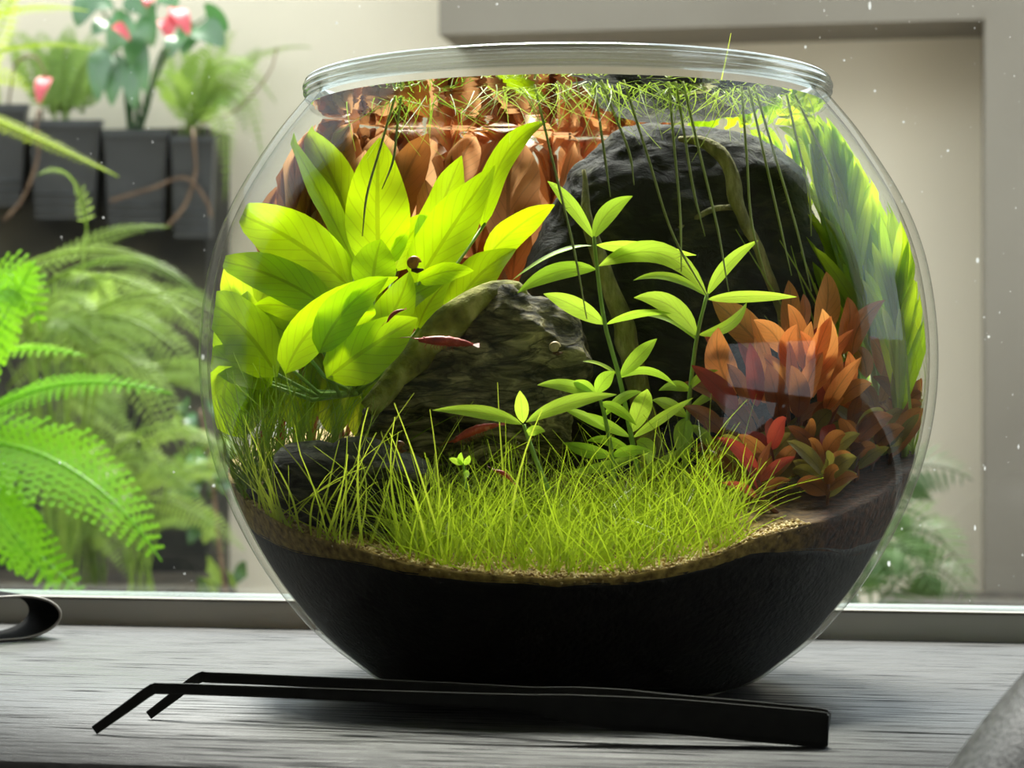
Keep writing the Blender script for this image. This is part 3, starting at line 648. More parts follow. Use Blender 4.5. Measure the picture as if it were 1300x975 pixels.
bush('young plant with crimson pale-edged leaves at the foot of the orange-red bush', (968, 645), -0.075, [
 ((962,610),(942,575),(911,556),19,-.004,10,RF),((966,612),(985,592),(1010,580),14,-.004,-10,RF),((960,632),(942,618),(916,613),11,-.006,0,RF),((965,610),(968,585),(980,560),12,.0,0,RB),
 ((968,625),(985,612),(1004,610),12,-.004,0,RB),((964,625),(958,600),(946,588),12,-.002,0,RF)], MAT['red_stem'])

# young shoots on the soil mound
rnd = random.Random(77)
OLV = leaf_mat('olive_shoot_leaf', (0.16, 0.14, 0.02), (0.36, 0.30, 0.05), 0.5, 0.75, 6)
for i, (px, Y) in enumerate([(985,-.060),(1015,-.052),(1040,-.060),(1060,-.045),(1085,-.045),(1105,-.030),(1128,-.025),(1140,-.008),(1000,-.038),(1030,-.035),(1070,-.025),(1150,.004),(1050,-.072),(950,-.055)]):
    b_ = PY(px, 600, Y); base = inside(Vector((b_.x, Y, sand_h(b_.x-BX, Y)-.001)), .008); h = rnd.uniform(.014, .024)
    pal = rnd.randrange(4); mats_ = ((RB, RB, RL), (RB, OLV, OLV), (RB, RF, OLV), (RB, RB, OLV))[pal]
    root = empty('young_shoot', base, ('young orange-brown shoot on the soil mound below the orange-red bush', 'young olive-leaved shoot on the soil mound below the orange-red bush',
        'young shoot with crimson and olive leaves on the soil mound', 'young dark brown shoot with few olive leaves on the soil mound')[pal], 'plant', 'young shoots on the soil mound')
    top = base+Vector((rnd.uniform(-.004, .004), rnd.uniform(-.004, .002), h)); MB().tube([base, (base+top)*.5+Vector((.001, 0, 0)), top], .0007, 5).build('stem', MAT['red_stem'], root)
    for j in range(9):
        def gen(q):
            a = j*2.4+rnd.random()*(1+q*.3); p = base+(top-base)*(.25+.75*j/8); L_ = rnd.uniform(.014, .022)*(1-.02*q); o_ = Vector((math.cos(a), math.sin(a)*.7-.2, 0)).normalized()
            tip = p+o_*L_*.75+Vector((0, 0, L_*rnd.uniform(.2, .8)))
            return leaf_geo(p, (p+tip)*.5+Vector((0, 0, .004)), tip, rnd.uniform(.005, .008), rollv((tip-p).normalized(), rnd.uniform(-50, 50)), wave=.06, ph=j, sharp=.8, low=.6, nseg=8)
        clearest(gen, root.name, 14).build('leaf', rnd.choice(mats_), root)

# tall orange plants along the back glass
def tall_plant(label, px, Y, ztop, lean, mats, smat, seed, name, group, llen=0.046, lw=0.013, nodes=6, spread=0.5, z0=0.075):
    rnd = random.Random(seed); b_ = PY(px, 500, Y); base = inside(Vector((b_.x, Y, sand_h(b_.x-BX, Y)-.002)), .006); top = inside(Vector((b_.x+lean, Y+.006, ztop)), .012)
    root = empty(name, base, label, 'plant', group)
    pts = [base+(top-base)*(i/8)+Vector((.002*math.sin(i+seed), 0, 0)) for i in range(9)]
    reg(MB().tube(pts, .0013, 6), root.name, 1.0).build('stem', smat, root)
    for j in range(nodes):
        t = 0.30+0.70*j/(nodes-1); p = base+(top-base)*t; an = rnd.uniform(0, math.pi)
        for k in range(3 if j > nodes-3 else 2):
            def gen(q):
                a = an+k*2*math.pi/(3 if j > nodes-3 else 2)+(rnd.uniform(-1.2, 1.2) if q else 0); out_ = Vector((math.cos(a), math.sin(a)*.6, 0))
                sp_ = spread*rnd.uniform(.7, 1.2)*(1.1-.5*t)*(1 if q < 6 else rnd.uniform(.3, 1)); L_ = llen*rnd.uniform(.8, 1.15)*(1-.012*q)
                tip = p+out_*L_*sp_+Vector((0, 0, L_*(1-sp_*.45)))
                if tip.z > WZ-.002: tip.z = WZ-.002-rnd.random()*.004
                nr = rollv((tip-p).normalized(), rnd.uniform(-40, 40)*(1+q*.05), Vector((-out_.x*.6, -1, .3)).normalized())
                return leaf_geo(p, p+out_*L_*sp_*.35+Vector((0, 0, L_*.45)), tip, lw*rnd.uniform(.8, 1.25)*(1-.012*q), nr, wave=.08, ph=rnd.random()*6, sharp=.6, low=.6, nseg=9)
            clearest(gen, root.name, 26).build('leaf', rnd.choice(mats), root)
    return root
OL = MAT['orange_leaf']
for i, (px, Y, zt_, ln) in enumerate([(430,.040,.200,-.004),(470,.055,.215,.0),(515,.070,.222,-.004),(560,.060,.226,.004),(605,.080,.226,.0),(650,.065,.226,-.003),(690,.090,.226,.004),(735,.098,.222,.0),(775,.104,.218,.004),(400,.02,.185,-.006),(850,.108,.214,.0)]):
    tall_plant('tall orange-leaved stem plant growing along the back of the bowl', px, Y, zt_, ln, (OL, OL, OL, RB), MAT['red_stem'], 20+i, 'orange_stem_plant', 'orange plants at the back of the bowl', 0.072, 0.024, 5)
for i, (px, Y, zt_, ln) in enumerate([(1020,.098,.214,.0),(1062,.080,.214,.004),(1088,.060,.210,.004),(1115,.045,.195,.004),(1045,.104,.2,.0),(1140,.025,.165,.003),(985,.108,.212,.0),(940,.112,.212,.0)]):
    tall_plant('leafy yellow-green plant growing at the back behind the thin tall grass', px, Y, zt_, ln, (MAT['back_green'],), ST, 50+i, 'leafy_green_plant', 'green plants at the back of the bowl', 0.050, 0.008, 10, .5)
for i, (px, Y, zt_, ln) in enumerate([(345,.055,.205,.004),(375,.03,.215,.010),(400,.06,.218,.006),(340,.04,.19,.0),(440,.085,.224,.0),(308,.030,.2,.0),(345,.030,.222,.0)]):
    tall_plant('brown-orange stem plant leaning against the bowl shoulder behind the sword leaves', px, Y, zt_, ln, (RB, RB, OL), MAT['red_stem'], 90+i, 'orange_stem_plant', 'brown plants at the bowl shoulder', 0.050, 0.017, 6)
for i, (px, Y, zt_, ln) in enumerate([(1150,.02,.19,-.012),(1160,.0,.16,-.002),(1130,.04,.205,-.012),(1100,.02,.218,-.012),(1165,-.02,.15,-.004),(1150,.005,.2,.0),(1135,.0,.212,.0),(1110,.01,.222,.0)]):
    tall_plant('slender green plant pressed to the bowl wall beside the tall thin grass', px, Y, zt_, ln, (MAT['back_green'],), ST, 110+i, 'leafy_green_plant', 'green plants at the bowl wall', 0.050, 0.0065, 10, .45)
for i, (px, Y, zt_, ln) in enumerate([(310,-.005,.14,.0),(345,.005,.14,-.004),(385,.01,.14,.0),(425,.015,.14,.0),(465,.012,.135,.0)]):
    tall_plant('green leafy plant half hidden behind the broad sword leaves', px, Y, zt_, ln, (MAT['back_green'],), ST, 70+i, 'leafy_green_plant', 'leafy plants behind the sword leaves', 0.036, 0.012, 7, .6)

# ------------------------------------------------------------------ grasses
def blade(mb, base, d, ln, wd, bend, rnd, fn=inside, seg=5):
    for tr in range(9):
        d = (d+(Vector((rnd.gauss(0, .3), rnd.gauss(0, .3), 0)) if tr else Vector((0, 0, 0)))).normalized(); side = Vector((rnd.uniform(-1, 1), rnd.uniform(-.5, .5), 0))
        side = (side-d*side.dot(d)); side.normalize(); bd = Vector((rnd.uniform(-1, 1), rnd.uniform(-1, 1), -.35)).normalized()*bend
        if not GUARD: break
        hit = None; pr = base
        for i in range(1, seg*2+1):
            t = i/(seg*2); q = fn(base+d*(ln*t)+bd*(ln*t*t)); e = q-pr
            if e.length > 1e-7 and GUARD[0].find_nearest(q, .0010)[0] is not None or (e.length > 1e-7 and GUARD[0].ray_cast(pr, e.normalized(), e.length)[0] is not None): hit = t; break
            pr = q
        if hit is None: break
        if tr == 8: ln = ln*max(.12, hit-1.2/(seg*2))
    vv = []; uv = []
    for i in range(seg+1):
        t = i/seg; p = base+d*(ln*t)+bd*(ln*t*t); w_ = wd*(1-t*.75)*.5
        vv += [fn(p-side*w_), fn(p+side*w_)]; uv += [(.3, t), (.7, t)]
    mb.add(vv, [(2*i, 2*i+1, 2*i+3, 2*i+2) for i in range(seg)], uv)
_gv = []; _gf = []
for o_ in list(COL.objects):
    if o_.type == 'MESH' and o_.parent is not None and o_.parent.name.split('.')[0] in ('broad_leaved_plant', 'stem_plant', 'red_stem_plant', 'young_shoot', 'orange_stem_plant', 'leafy_green_plant', 'driftwood') or o_.type == 'MESH' and o_.name.split('.')[0] == 'stone':
        off = world_of(o_); b0 = len(_gv); _gv += [v.co+off for v in o_.data.vertices]; _gf += [tuple(b0+i for i in p_.vertices) for p_ in o_.data.polygons]
GUARD.append(BVHTree.FromPolygons(_gv, _gf))
rnd = random.Random(21); mb = MB()
cnt = 0
while cnt < 2100:
    px = rnd.uniform(375, 950); Y = rnd.uniform(-.128, -.040)
    b_ = PY(px, 700, Y); x, y = b_.x-BX, Y
    z = sand_h(x, y)
    if math.hypot(x, y) > Rin(z)-.004: continue
    dens = 1.0 if 470 < px < 930 else 0.45
    if px > 880 and Y > -.07: dens = .25
    if px < 500: dens *= .5 if Y < -.10 else .12
    if rnd.random() > dens: continue
    ln = rnd.uniform(.016, .042)*(1.0 if rnd.random() < .85 else 1.4)
    blade(mb, Vector((b_.x, Y, z-.0005)), Vector((rnd.gauss(0, .55), rnd.gauss(0, .4), 1)), ln, rnd.uniform(.0004, .0008), rnd.uniform(0, .7), rnd); cnt += 1
tag(mb.build('grass_carpet', MAT['grass'], None), 'bright green hairgrass carpet along the front of the bowl', 'grass', kind='stuff')
def tuft(name, label, spots, n_, lr, mat, seed, spread, wd, group=None, bend=.5, cat='grass'):
    mb = MB(); rnd = random.Random(seed)
    for i in range(n_):
        px, py, Y = rnd.choice(spots); b_ = PY(px+rnd.gauss(0, 8), py, Y+rnd.gauss(0, .006))
        b_.z = sand_h(b_.x-BX, b_.y)-.0005
        blade(mb, inside(b_), Vector((rnd.gauss(0, spread), rnd.gauss(0, spread*.7), 1)), rnd.uniform(*lr), wd*rnd.uniform(.7, 1.3), rnd.uniform(0, bend), rnd, seg=7)
    return tag(mb.build(name, mat, None), label, cat, group, 'stuff')
tuft('grass_tuft', 'dense hairgrass tuft below the broad sword leaves', [(330,600,-.035),(360,600,-.035),(395,600,-.035),(425,600,-.045),(450,600,-.05),(310,590,-.03),(400,600,-.03),(438,600,-.052),(462,600,-.056)], 560, (.030, .068), MAT['grass_mid'], 5, .55, .0008)
tuft('grass_tuft', 'yellowish hairgrass tuft standing where the slate slab meets the bowl wall', [(320,620,-.07),(345,620,-.075),(380,640,-.09),(415,640,-.095)], 60, (.02, .055), MAT['grass'], 6, .45, .0009)
tuft('tall_grass', 'tall thin grass standing behind the smaller orange-brown bush', [(1092,500,.03),(1105,500,.03),(1125,500,.02),(1145,500,.005),(1085,500,.05),(1160,500,-.01),(1112,500,.0)], 170, (.05, .115), MAT['grass_mid'], 9, .12, .0016, bend=.12)
tuft('tall_grass', 'few long bright blades arching out of the front grass', [(470,640,-.09),(520,640,-.09),(430,640,-.09),(560,640,-.1),(640,640,-.1)], 16, (.045, .07), MAT['grass'], 15, .2, .0012, bend=.35)

# floating plants at the water surface with hanging roots
def floater(label, px, py, seed, roots, nb=55):
    rnd = random.Random(seed); d = (WZ-CAM_Z)/((500-py)/FPX); c = P(px, py, d); c = inside(Vector((c.x, c.y, WZ-.001)), .008)
    root = empty('floating_plant', c, label, 'plant', None); mb = MB()
    for i in range(nb):
        a = rnd.uniform(0, 2*math.pi)
        blade(mb, inside(c+Vector((rnd.gauss(0, .010), rnd.gauss(0, .006), -.0003-abs(rnd.gauss(0, .0015))))), Vector((math.cos(a), math.sin(a), rnd.uniform(-.9, .05))), rnd.uniform(.006, .026), .0005, rnd.uniform(.1, .9), rnd)
    mb.build('leaf_tuft', MAT['grass_mid'], root)['kind'] = 'stuff'
    for (dx, py1, sway, hair) in roots:
        p0 = c+Vector((dx/FPX*(c.y-CAM_Y)*.3, 0, 0)); e = PY(px+dx, py1, c.y)
        pts = curve([p0, p0+(e-p0)*.35+Vector((sway*.5, 0, 0)), p0+(e-p0)*.7+Vector((sway, 0, 0)), e], 16); pts = [inside(q) for q in pts]
        r_ = MB().tube(pts, [.0005]*12+[.00045, .0004, .0003, .00025, .0002], 5).build('root', MAT['root'], root)
        if hair:
            hb = MB()
            for i in range(150):
                q = pts[rnd.randrange(2, 16)]; q = q+Vector((0, 0, rnd.uniform(-.003, .003))); a = rnd.uniform(0, 2*math.pi); h_ = rnd.uniform(.001, .004)
                e2 = q+Vector((math.cos(a)*h_, math.sin(a)*h_*.5, rnd.uniform(-.002, .001))); s2 = Vector((0, 0, .00007))
                hb.add([inside(q-s2), inside(q+s2), inside(e2)], [(0, 1, 2)])
            hb.build('root_hair', MAT['root_hair'], r_)['kind'] = 'stuff'
floater('small floating tuft of thin green blades above the sword leaves', 520, 118, 1, [(-60, 300, -.002, False), (-35, 240, .002, False)], 45)
floater('floating tuft with one bearded root hanging before the orange leaves', 650, 104, 2, [(95, 405, .001, True)], 60)
floater('floating tuft with a long root sweeping across the huge stone', 745, 98, 3, [(155, 380, -.004, False), (60, 235, .002, False), (30, 250, 0, False)], 70)
floater('floating tuft with three straight roots in front of the huge stone', 850, 98, 4, [(15, 345, .001, True), (45, 300, -.001, True), (75, 370, .001, False)], 70)
floater('floating tuft with bearded roots at the shoulder of the huge stone', 930, 106, 5, [(75, 350, 0, False), (45, 360, -.003, False), (100, 370, .001, True)], 60)
floater('floating tuft with fine roots above the tall thin grass', 985, 116, 6, [(45, 300, .002, True), (80, 260, .002, True)], 40)
for i, (px, py, an, ln) in enumerate([(905, 62, .25, .016)]):
    mb = MB(); rnd = random.Random(2); c = Vector((PY(px, 500, .02).x, .02, WZ)); blade(mb, c, Vector((an, 0, 1)), .036, .0009, .05, rnd, fn=None or (lambda q: q), seg=6)
    tag(mb.build('grass_blade', MAT['grass'], None), 'single green blade poking up out of the water above the rim', 'grass')

# ------------------------------------------------------------------ animals
def shrimp(label, px, py, Y, ang, ln, curl):
    c = PY(px, py, Y); n_ = 18; pts = []; rad = []
    for i in range(n_+1):
        t = i/n_; pts.append(Vector(((t-.5)*ln, 0, -curl*ln*(t-.45)**2))); rad.append(ln*(.012+.085*math.sin(math.pi*min(1, t*.9+.06))**.9)*(1+.10*math.cos(t*44) if t > .45 else 1))
    mb = MB().tube(pts, rad, 10); tail = pts[-1]
    for s in (-1, 0, 1):
        a = tail+Vector((-.02*ln, 0, 0)); mb.add([a, tail+Vector((.10*ln, s*.05*ln-.02*ln, -.02*ln+s*.03*ln)), tail+Vector((.13*ln, s*.06*ln, s*.035*ln)), tail+Vector((.10*ln, s*.05*ln+.02*ln, .01*ln+s*.03*ln))], [(0, 1, 2, 3)])
    for i in range(9):
        t = .22+.06*i; b_ = pts[int(t*n_)]+Vector((0, (-1)**i*.02*ln, -.05*ln)); k = b_+Vector((-.05*ln, (-1)**i*.03*ln, -.07*ln)); e = k+Vector((.03*ln, 0, -.05*ln))
        mb.tube([b_, k, e], [.008*ln, .006*ln, .004*ln], 4)
    for s in (-1, 1):
        h = pts[0]; mb.tube([h, h+Vector((-.15*ln, s*.04*ln, .05*ln)), h+Vector((-.34*ln, s*.09*ln, .02*ln))], [.006*ln, .005*ln, .003*ln], 4)
        mb.tube([pts[2]+Vector((0, s*.03*ln, .03*ln)), pts[2]+Vector((-.02*ln, s*.06*ln, .055*ln))], [.014*ln, .018*ln], 5)
    mb.tube([pts[1]+Vector((0, 0, .02*ln)), pts[0]+Vector((-.10*ln, 0, .03*ln))], [.02*ln, .003*ln], 4)
    M_ = Matrix.Rotation(ang, 3, 'Y'); mb.v = [inside(c+M_ @ q) for q in mb.v]
    o = mb.build('shrimp', MAT['shrimp'], None, loc=c); return tag(o, label, 'shrimp')
shrimp('red shrimp drifting over the mossy driftwood branch', 566, 433, -.06, math.radians(4), .021, .1)
shrimp('red shrimp climbing the dark foot of the grey layered stone', 603, 546, -.055, math.radians(-22), .019, .3)
shrimp('small pinkish shrimp half hidden in the grass carpet', 641, 602, -.098, math.radians(30), .0085, .5)
shrimp('dark red shrimp clinging among the sword leaf stalks', 500, 398, -.062, math.radians(-40), .008, .6)
def snail(label, px, py, Y, r, mat, body=True):
    c = PY(px, py, Y); root = empty('snail', c, label, 'snail'); pts = []; rad = []
    for i in range(44):
        t = i/43; a = t*2*math.pi*2.4; q = r*(.95-.85*t)*.55
        pts.append(c+Vector((q*math.cos(a), -t*r*.55, q*math.sin(a)))); rad.append(r*(.50-.42*t))
    MB().tube(pts, rad, 9).build('shell', mat, root)
    MB().tube([c+Vector((-r*.2, 0, -r*.75)), c+Vector((r*.5, -.1*r, -r*.95)), c+Vector((r*1.25, -.1*r, -r*.8))], [r*.3, r*.35, r*.12], 7).build('foot', MAT['snail_dark'], root)
snail('orange-brown snail on a broad sword leaf', 525, 334, -.035, .0032, MAT['snail'])
snail('dark brown snail hanging above the slate slab', 507, 566, -.085, .0022, MAT['snail_dark'])
snail('pale tan snail on the face of the grey layered stone', 704, 441, -.044, .0026, MAT['snail_pale'])

# ------------------------------------------------------------------ tweezers, band, chair
def bar(path, half, th):
    """flat bar: path of (point, half-height), thickness th across"""
    mb = MB(); pts = [p for p, h in path]; n_ = len(pts); vv = []
    for i, (p, h) in enumerate(path):
        t = (pts[min(i+1, n_-1)]-pts[max(i-1, 0)]).normalized(); fl = Vector((t.x, t.y, 0)).normalized(); a = Vector((-fl.y, fl.x, 0)); u = t.cross(a)*-1
        if u.z < 0: u = -u
        k = .7
        for (sa, su) in ((-1, -k), (-1, k), (-k, 1), (k, 1), (1, k), (1, -k), (k, -1), (-k, -1)): vv.append(p+a*(sa*th*.5)+u*(su*h))
    ff = [(i*8+k, i*8+(k+1) % 8, (i+1)*8+(k+1) % 8, (i+1)*8+k) for i in range(n_-1) for k in range(8)]
    ff += [tuple(range(8))[::-1], tuple((n_-1)*8+k for k in range(8))]
    return mb.add(vv, ff)
def arm_path(ctrl):
    pts = curve([P(px, py, d) for px, py, d, h in ctrl], 60); hs = [c[3] for c in ctrl]; m_ = len(hs)-1
    return [(q, float(np.interp(i/60*m_, range(m_+1), hs))) for i, q in enumerate(pts)]
tw = empty('tweezers', P(700, 900, .76), 'long black steel tweezers with bent tips lying on the table before the bowl', 'tweezers')
fr_arm = [(120,927,.789,.0016),(158,900,.789,.0018),(192,876,.789,.0019),(206,874,.789,.0019),(300,877,.786,.0019),(480,884,.780,.0021),(600,889,.774,.0024),(670,893,.770,.0030),(720,899,.768,.0046),(780,905,.766,.0056),(860,910,.7635,.0059),(960,919,.7605,.0060),(1040,926,.759,.0060),(1052,927,.7585,.0050)]
bk_arm = [(189,908,.825,.0016),(222,883,.825,.0018),(252,861,.825,.0019),(268,860,.825,.0019),(360,864,.815,.0019),(500,871,.802,.0021),(600,877,.792,.0024),(670,884,.783,.0032),(730,890,.776,.0048),(790,896,.771,.0056),(860,904,.7675,.0058),(960,913,.7640,.0059),(1040,921,.7620,.0059),(1052,923,.7610,.0050)]
bar(arm_path(fr_arm), None, .0016).build('arm', MAT['tweezer'], tw, smooth=False)
bar(arm_path(bk_arm), None, .0016).build('arm', MAT['tweezer'], tw, smooth=False)

# looped band at the window
lb = empty('looped_band', P(20, 806, 1.09), 'black looped band lying on its side against the window frame', 'band'); mb = MB(); me_ = MB()
c0 = P(0, 781, 1.10); ax = Vector((-.80, 1, 0)).normalized(); sx_ = Vector((ax.y, -ax.x, 0)); n_ = 40; hw = .016
ring_o = []; 
for k in range(n_+1):
    a = math.radians(-150+300*k/n_); xo, zo = .0245*math.cos(a), .0108*math.sin(a)
    if abs(a) > math.radians(90): xo = xo*2.2
    ring_o.append((xo, zo))
vv = []; th = .0012
for (xo, zo) in ring_o:
    l_ = math.hypot(xo, zo); ix, iz = xo*(1-th/l_), zo*(1-th/l_)
    q = c0+sx_*xo+Vector((0, 0, zo)); qi = c0+sx_*ix+Vector((0, 0, iz))
    vv += [q-ax*hw, q+ax*hw, qi+ax*hw, qi-ax*hw]
ff = []
for i in range(n_):
    for k in range(4): ff.append((i*4+k, i*4+(k+1) % 4, (i+1)*4+(k+1) % 4, (i+1)*4+k))
zmin = min(p.z for p in vv); vv = [p-Vector((0, 0, zmin-.0002)) for p in vv]
mb.add(vv, ff).build('strap', MAT['band'], lb, smooth=False)
for s in (0, 3):
    pass
pts = [(vv[i*4]+vv[i*4+3])*.5 for i in range(n_+1)]
me_.tube(pts, .0007, 5).build('edge_binding', MAT['band_edge'], lb)

# armchair in front of the table: padded leather arm reaches into view
ch = empty('armchair', (0.30, -0.50, FZ), 'grey grained-leather armchair standing in front of the table', 'armchair')
A0, A1 = P(1462, 885, .645), P(1300, 1090, .62); dA = A1-A0
pts = [A0-dA*.5, A0, A0+dA*.35, A0+dA*.7, A1, A1+dA*.4]
am = MB().tube(curve(pts, 48), [(.028+.004*math.sin(i/48*math.pi))*math.sqrt(max(.02, 1-max(0, abs(i-24)-17)**2/50.)) for i in range(49)], 20).build('armrest', MAT['leather'], ch)
MB().box(0.10, 0.48, -0.75, -0.32, -0.36, -0.26).build('seat', MAT['leather'], ch, smooth=False)
for a, b_ in ((.11, -.73), (.44, -.73), (.11, -.37), (.44, -.37)):
    MB().box(a, a+.035, b_, b_+.035, FZ, -.36).build('leg', MAT['chair_leg'], ch, smooth=False)
MB().tube([Vector((.19, -.42, -.27)), Vector((.185, -.42, -.1)), P(1375, 965, .632)+Vector((.0, 0, -.02))], .012, 8).build('arm_post', MAT['chair_leg'], ch)

# ------------------------------------------------------------------ courtyard plants
def frond_geo(a, b_, c, plen, npair, nrm, rnd, droop=.25, lobed=False, wfac=.22, ang=0.35):
    mb = MB(); a, b_, c = Vector(a), Vector(b_), Vector(c); L_ = (b_-a).length+(c-b_).length
    mb.tube([bez(a, b_, c, i/12) for i in range(13)], [L_*.007*(1-.8*i/12)+.0004 for i in range(13)], 4)
    for i in range(npair):
        t = .06+.93*i/npair; p = bez(a, b_, c, t); tg = (bez(a, b_, c, min(1, t+.02))-bez(a, b_, c, max(0, t-.02))).normalized()
        s = tg.cross(nrm).normalized(); nn = s.cross(tg)
        ln = plen*(math.sin(math.pi*(.12+.88*t)**.75)**.8+.06)*rnd.uniform(.9, 1.08)
        for sg in (-1, 1):
            d = (s*sg*math.cos(ang)+tg*math.sin(ang)).normalized()
            w_ = ln*wfac*rnd.uniform(.85, 1.1); dr = -nn*droop*rnd.uniform(.6, 1.3) if nn.z > 0 else nn*droop*rnd.uniform(.6, 1.3)
            pw = tg
            if not lobed:
                q1 = p+d*ln*.4+dr*ln*.12; e = p+d*ln+dr*ln*.6
                q2 = p+d*ln*.75+dr*ln*.35
                mb.add([p, q1-pw*w_*.5, q1+pw*w_*.5, q2-pw*w_*.36, q2+pw*w_*.36, e], [(0, 1, 2), (1, 3, 4, 2), (3, 5, 4)], [(.5, 0), (.2, .4), (.8, .4), (.3, .7), (.7, .7), (.5, 1)])
            else:
                m_ = max(4, int(ln/ .0055))
                for j in range(m_):
                    tt = (j+.5)/m_; q = p+d*ln*tt+dr*ln*.6*tt*tt; l2 = w_*1.25*(1-tt)**.6+.0012
                    for s2 in (-1, 1):
                        dd = (pw*s2+d*.5).normalized(); h_ = ln/m_*.46
                        mb.add([q-d*h_, q+dd*l2*.6-d*h_*.8, q+dd*l2, q+dd*l2*.6+d*h_*.9, q+d*h_], [(0, 1, 2, 3, 4)], [(.5, 0)]*5)
    return mb
def fern(label, base, specs, mat, seed, name='fern', group=None, lobed=False, dd=0.0, foot=True, **k):
    """specs: (p0 px, p1 px, p2 px, depth tuple, pinna px, npair)"""
    rnd = random.Random(seed); root = empty(name, base, label, 'fern', group)
    for (a, b_, c, d, pl, npair, *nr) in specs:
        d = tuple(q+dd for q in d); A_, B_, C_ = P(*a, d[0]), P(*b_, d[1]), P(*c, d[2]); nv = Vector(nr[0]) if nr else Vector((0, -.75, .65))
        nv = nv+Vector((rnd.uniform(-.2, .2), rnd.uniform(-.1, .1), rnd.uniform(-.2, .2)))
        fg = frond_geo(A_, B_*2-(A_+C_)*.5, C_, pl/FPX*d[1], npair, nv.normalized(), rnd, lobed=lobed, **k)
        if foot:
            F = Vector(base)+Vector((rnd.uniform(-.016, .016), rnd.uniform(-.016, .016), 0)); fg.tube(curve([F, F+Vector((0, 0, .04))+(A_-F)*.02, F+(A_-F)*.55+Vector((0, 0, .02)), A_], 12), .0011, 4)
        fg.build('frond', mat, root)
    return root
FG, FY, FO = MAT['fern'], MAT['fern_yellow'], MAT['fern_olive']
def bedp(px, d): return Vector(((px-650)/FPX*d, CAM_Y+d, -0.162))
# bright tree fern near the window
fern('bright green fern with wide feathery fronds close to the window', bedp(-70, 1.78), [
 ((-60,560),(60,492),(218,500),(1.75,1.68,1.62),30,26,(0,-.75,.65)), ((-70,560),(80,590),(205,712),(1.75,1.66,1.6),62,24,(.1,-.8,.5)),
 ((-60,520),(-5,420),(45,330),(1.75,1.7,1.68),46,20,(-.1,-.9,.4)), ((-70,560),(-10,640),(75,755),(1.75,1.7,1.66),50,20,(0,-.9,.3)),
 ((-60,480),(10,445),(110,452),(1.8,1.75,1.7),22,18,(0,-.6,.8)), ((-60,620),(20,680),(110,760),(1.75,1.74,1.7),40,18,(0,-.9,.3)), ((-60,400),(10,350),(52,420),(1.75,1.7,1.68),40,16,(0,-.9,.3))], FG, 1, lobed=True, wfac=.21, droop=.3)
fern('yellow-green fern reaching in above the black pots', P(-7, 146, 3.54), [
 ((-60,90),(30,58),(122,64),(2.6,2.55,2.5),22,26,(0,-.5,.85)), ((-60,40),(20,12),(112,14),(2.6,2.55,2.5),20,26,(0,-.5,.85)), ((-60,130),(40,172),(150,224),(2.5,2.4,2.3),17,30,(0,-.6,.8)),
 ((-60,110),(-10,60),(20,-30),(2.6,2.6,2.6),24,20,(0,-.9,.3)), ((-60,110),(0,95),(40,120),(2.7,2.7,2.7),18,16,(0,-.7,.6)), ((-60,60),(10,-10),(50,-60),(2.6,2.6,2.6),24,20,(0,-.9,.3))], FY, 2)
fern('pale fern spilling over the side of the end pot', P(243, 184, 3.48), [
 ((240,160),(285,80),(350,130),(3.05,3.0,2.95),22,24,(0,-.7,.7)), ((245,160),(300,110),(335,215),(3.05,3.0,2.95),22,24,(0,-.8,.5)), ((240,160),(280,150),(285,255),(3.03,2.90,2.86),20,22,(.3,-.9,.3)),
 ((240,155),(230,90),(215,40),(3.05,3.1,3.1),26,22,(0,-.9,.3)), ((240,158),(262,80),(300,40),(3.05,3.1,3.12),24,22,(0,-.9,.3)), ((240,160),(220,110),(190,95),(3.05,3.0,3.0),24,20,(0,-.8,.5)),
 ((245,160),(310,80),(395,60),(3.05,3.1,3.1),16,20,(0,-.7,.7)), ((243,160),(285,120),(312,170),(3.03,2.99,2.95),24,22,(0,-.8,.4)), ((243,150),(250,100),(262,60),(3.03,3.03,3.03),30,22,(0,-.95,.2)),
 ((243,160),(300,95),(330,60),(3.05,3.1,3.12),20,20,(0,-.8,.5))], MAT['fern_olive'], 3, dd=.49)
sp_ = []
rnd = random.Random(31)
for i in range(20):
    x0, y0 = rnd.uniform(30, 140), rnd.uniform(395, 470); an = rnd.uniform(-.9, .9); ln = rnd.uniform(90, 190)
    x2 = x0+ln*math.cos(an)*rnd.choice((1, 1, 1, -.6)); y2 = y0+ln*math.sin(an)*.8+30; d = rnd.uniform(2.25, 2.52)
    sp_.append(((x0, y0), ((x0+x2)/2, (y0+y2)/2-rnd.uniform(25, 60)), (x2, y2), (d, d-.05, d-.1), rnd.uniform(18, 28), 24, (rnd.uniform(-.3, .3), -.8, .5)))
sp_ += [((60,360),(170,330),(272,395),(2.4,2.3,2.25),20,30,(0,-.6,.8)), ((70,350),(180,365),(262,440),(2.4,2.3,2.25),18,30,(0,-.6,.8)), ((20,340),(110,318),(200,335),(2.4,2.3,2.25),22,26,(0,-.6,.8)),
        ((110,290),(90,225),(48,222),(2.3,2.25,2.2),16,18,(0,-.8,.5)), ((40,350),(130,300),(215,288),(2.4,2.4,2.4),18,22,(0,-.7,.6))]
fern('large olive-green fern with arching fronds below the black pots', bedp(85, 2.42), sp_, FO, 4)
sp_ = []
for i in range(16):
    x0, y0 = rnd.uniform(120, 230), rnd.uniform(560, 640); an = rnd.uniform(-.6, .9); ln = rnd.uniform(80, 150)
    x2 = x0+ln*math.cos(an)*rnd.choice((1, 1, -.8)); y2 = y0+ln*math.sin(an)*.8; d = rnd.uniform(2.74, 2.88)
    sp_.append(((x0, y0), ((x0+x2)/2, (y0+y2)/2-rnd.uniform(10, 40)), (x2, y2), (d, d-.05, d-.1), rnd.uniform(14, 24), 22, (rnd.uniform(-.3, .3), -.8, .5)))
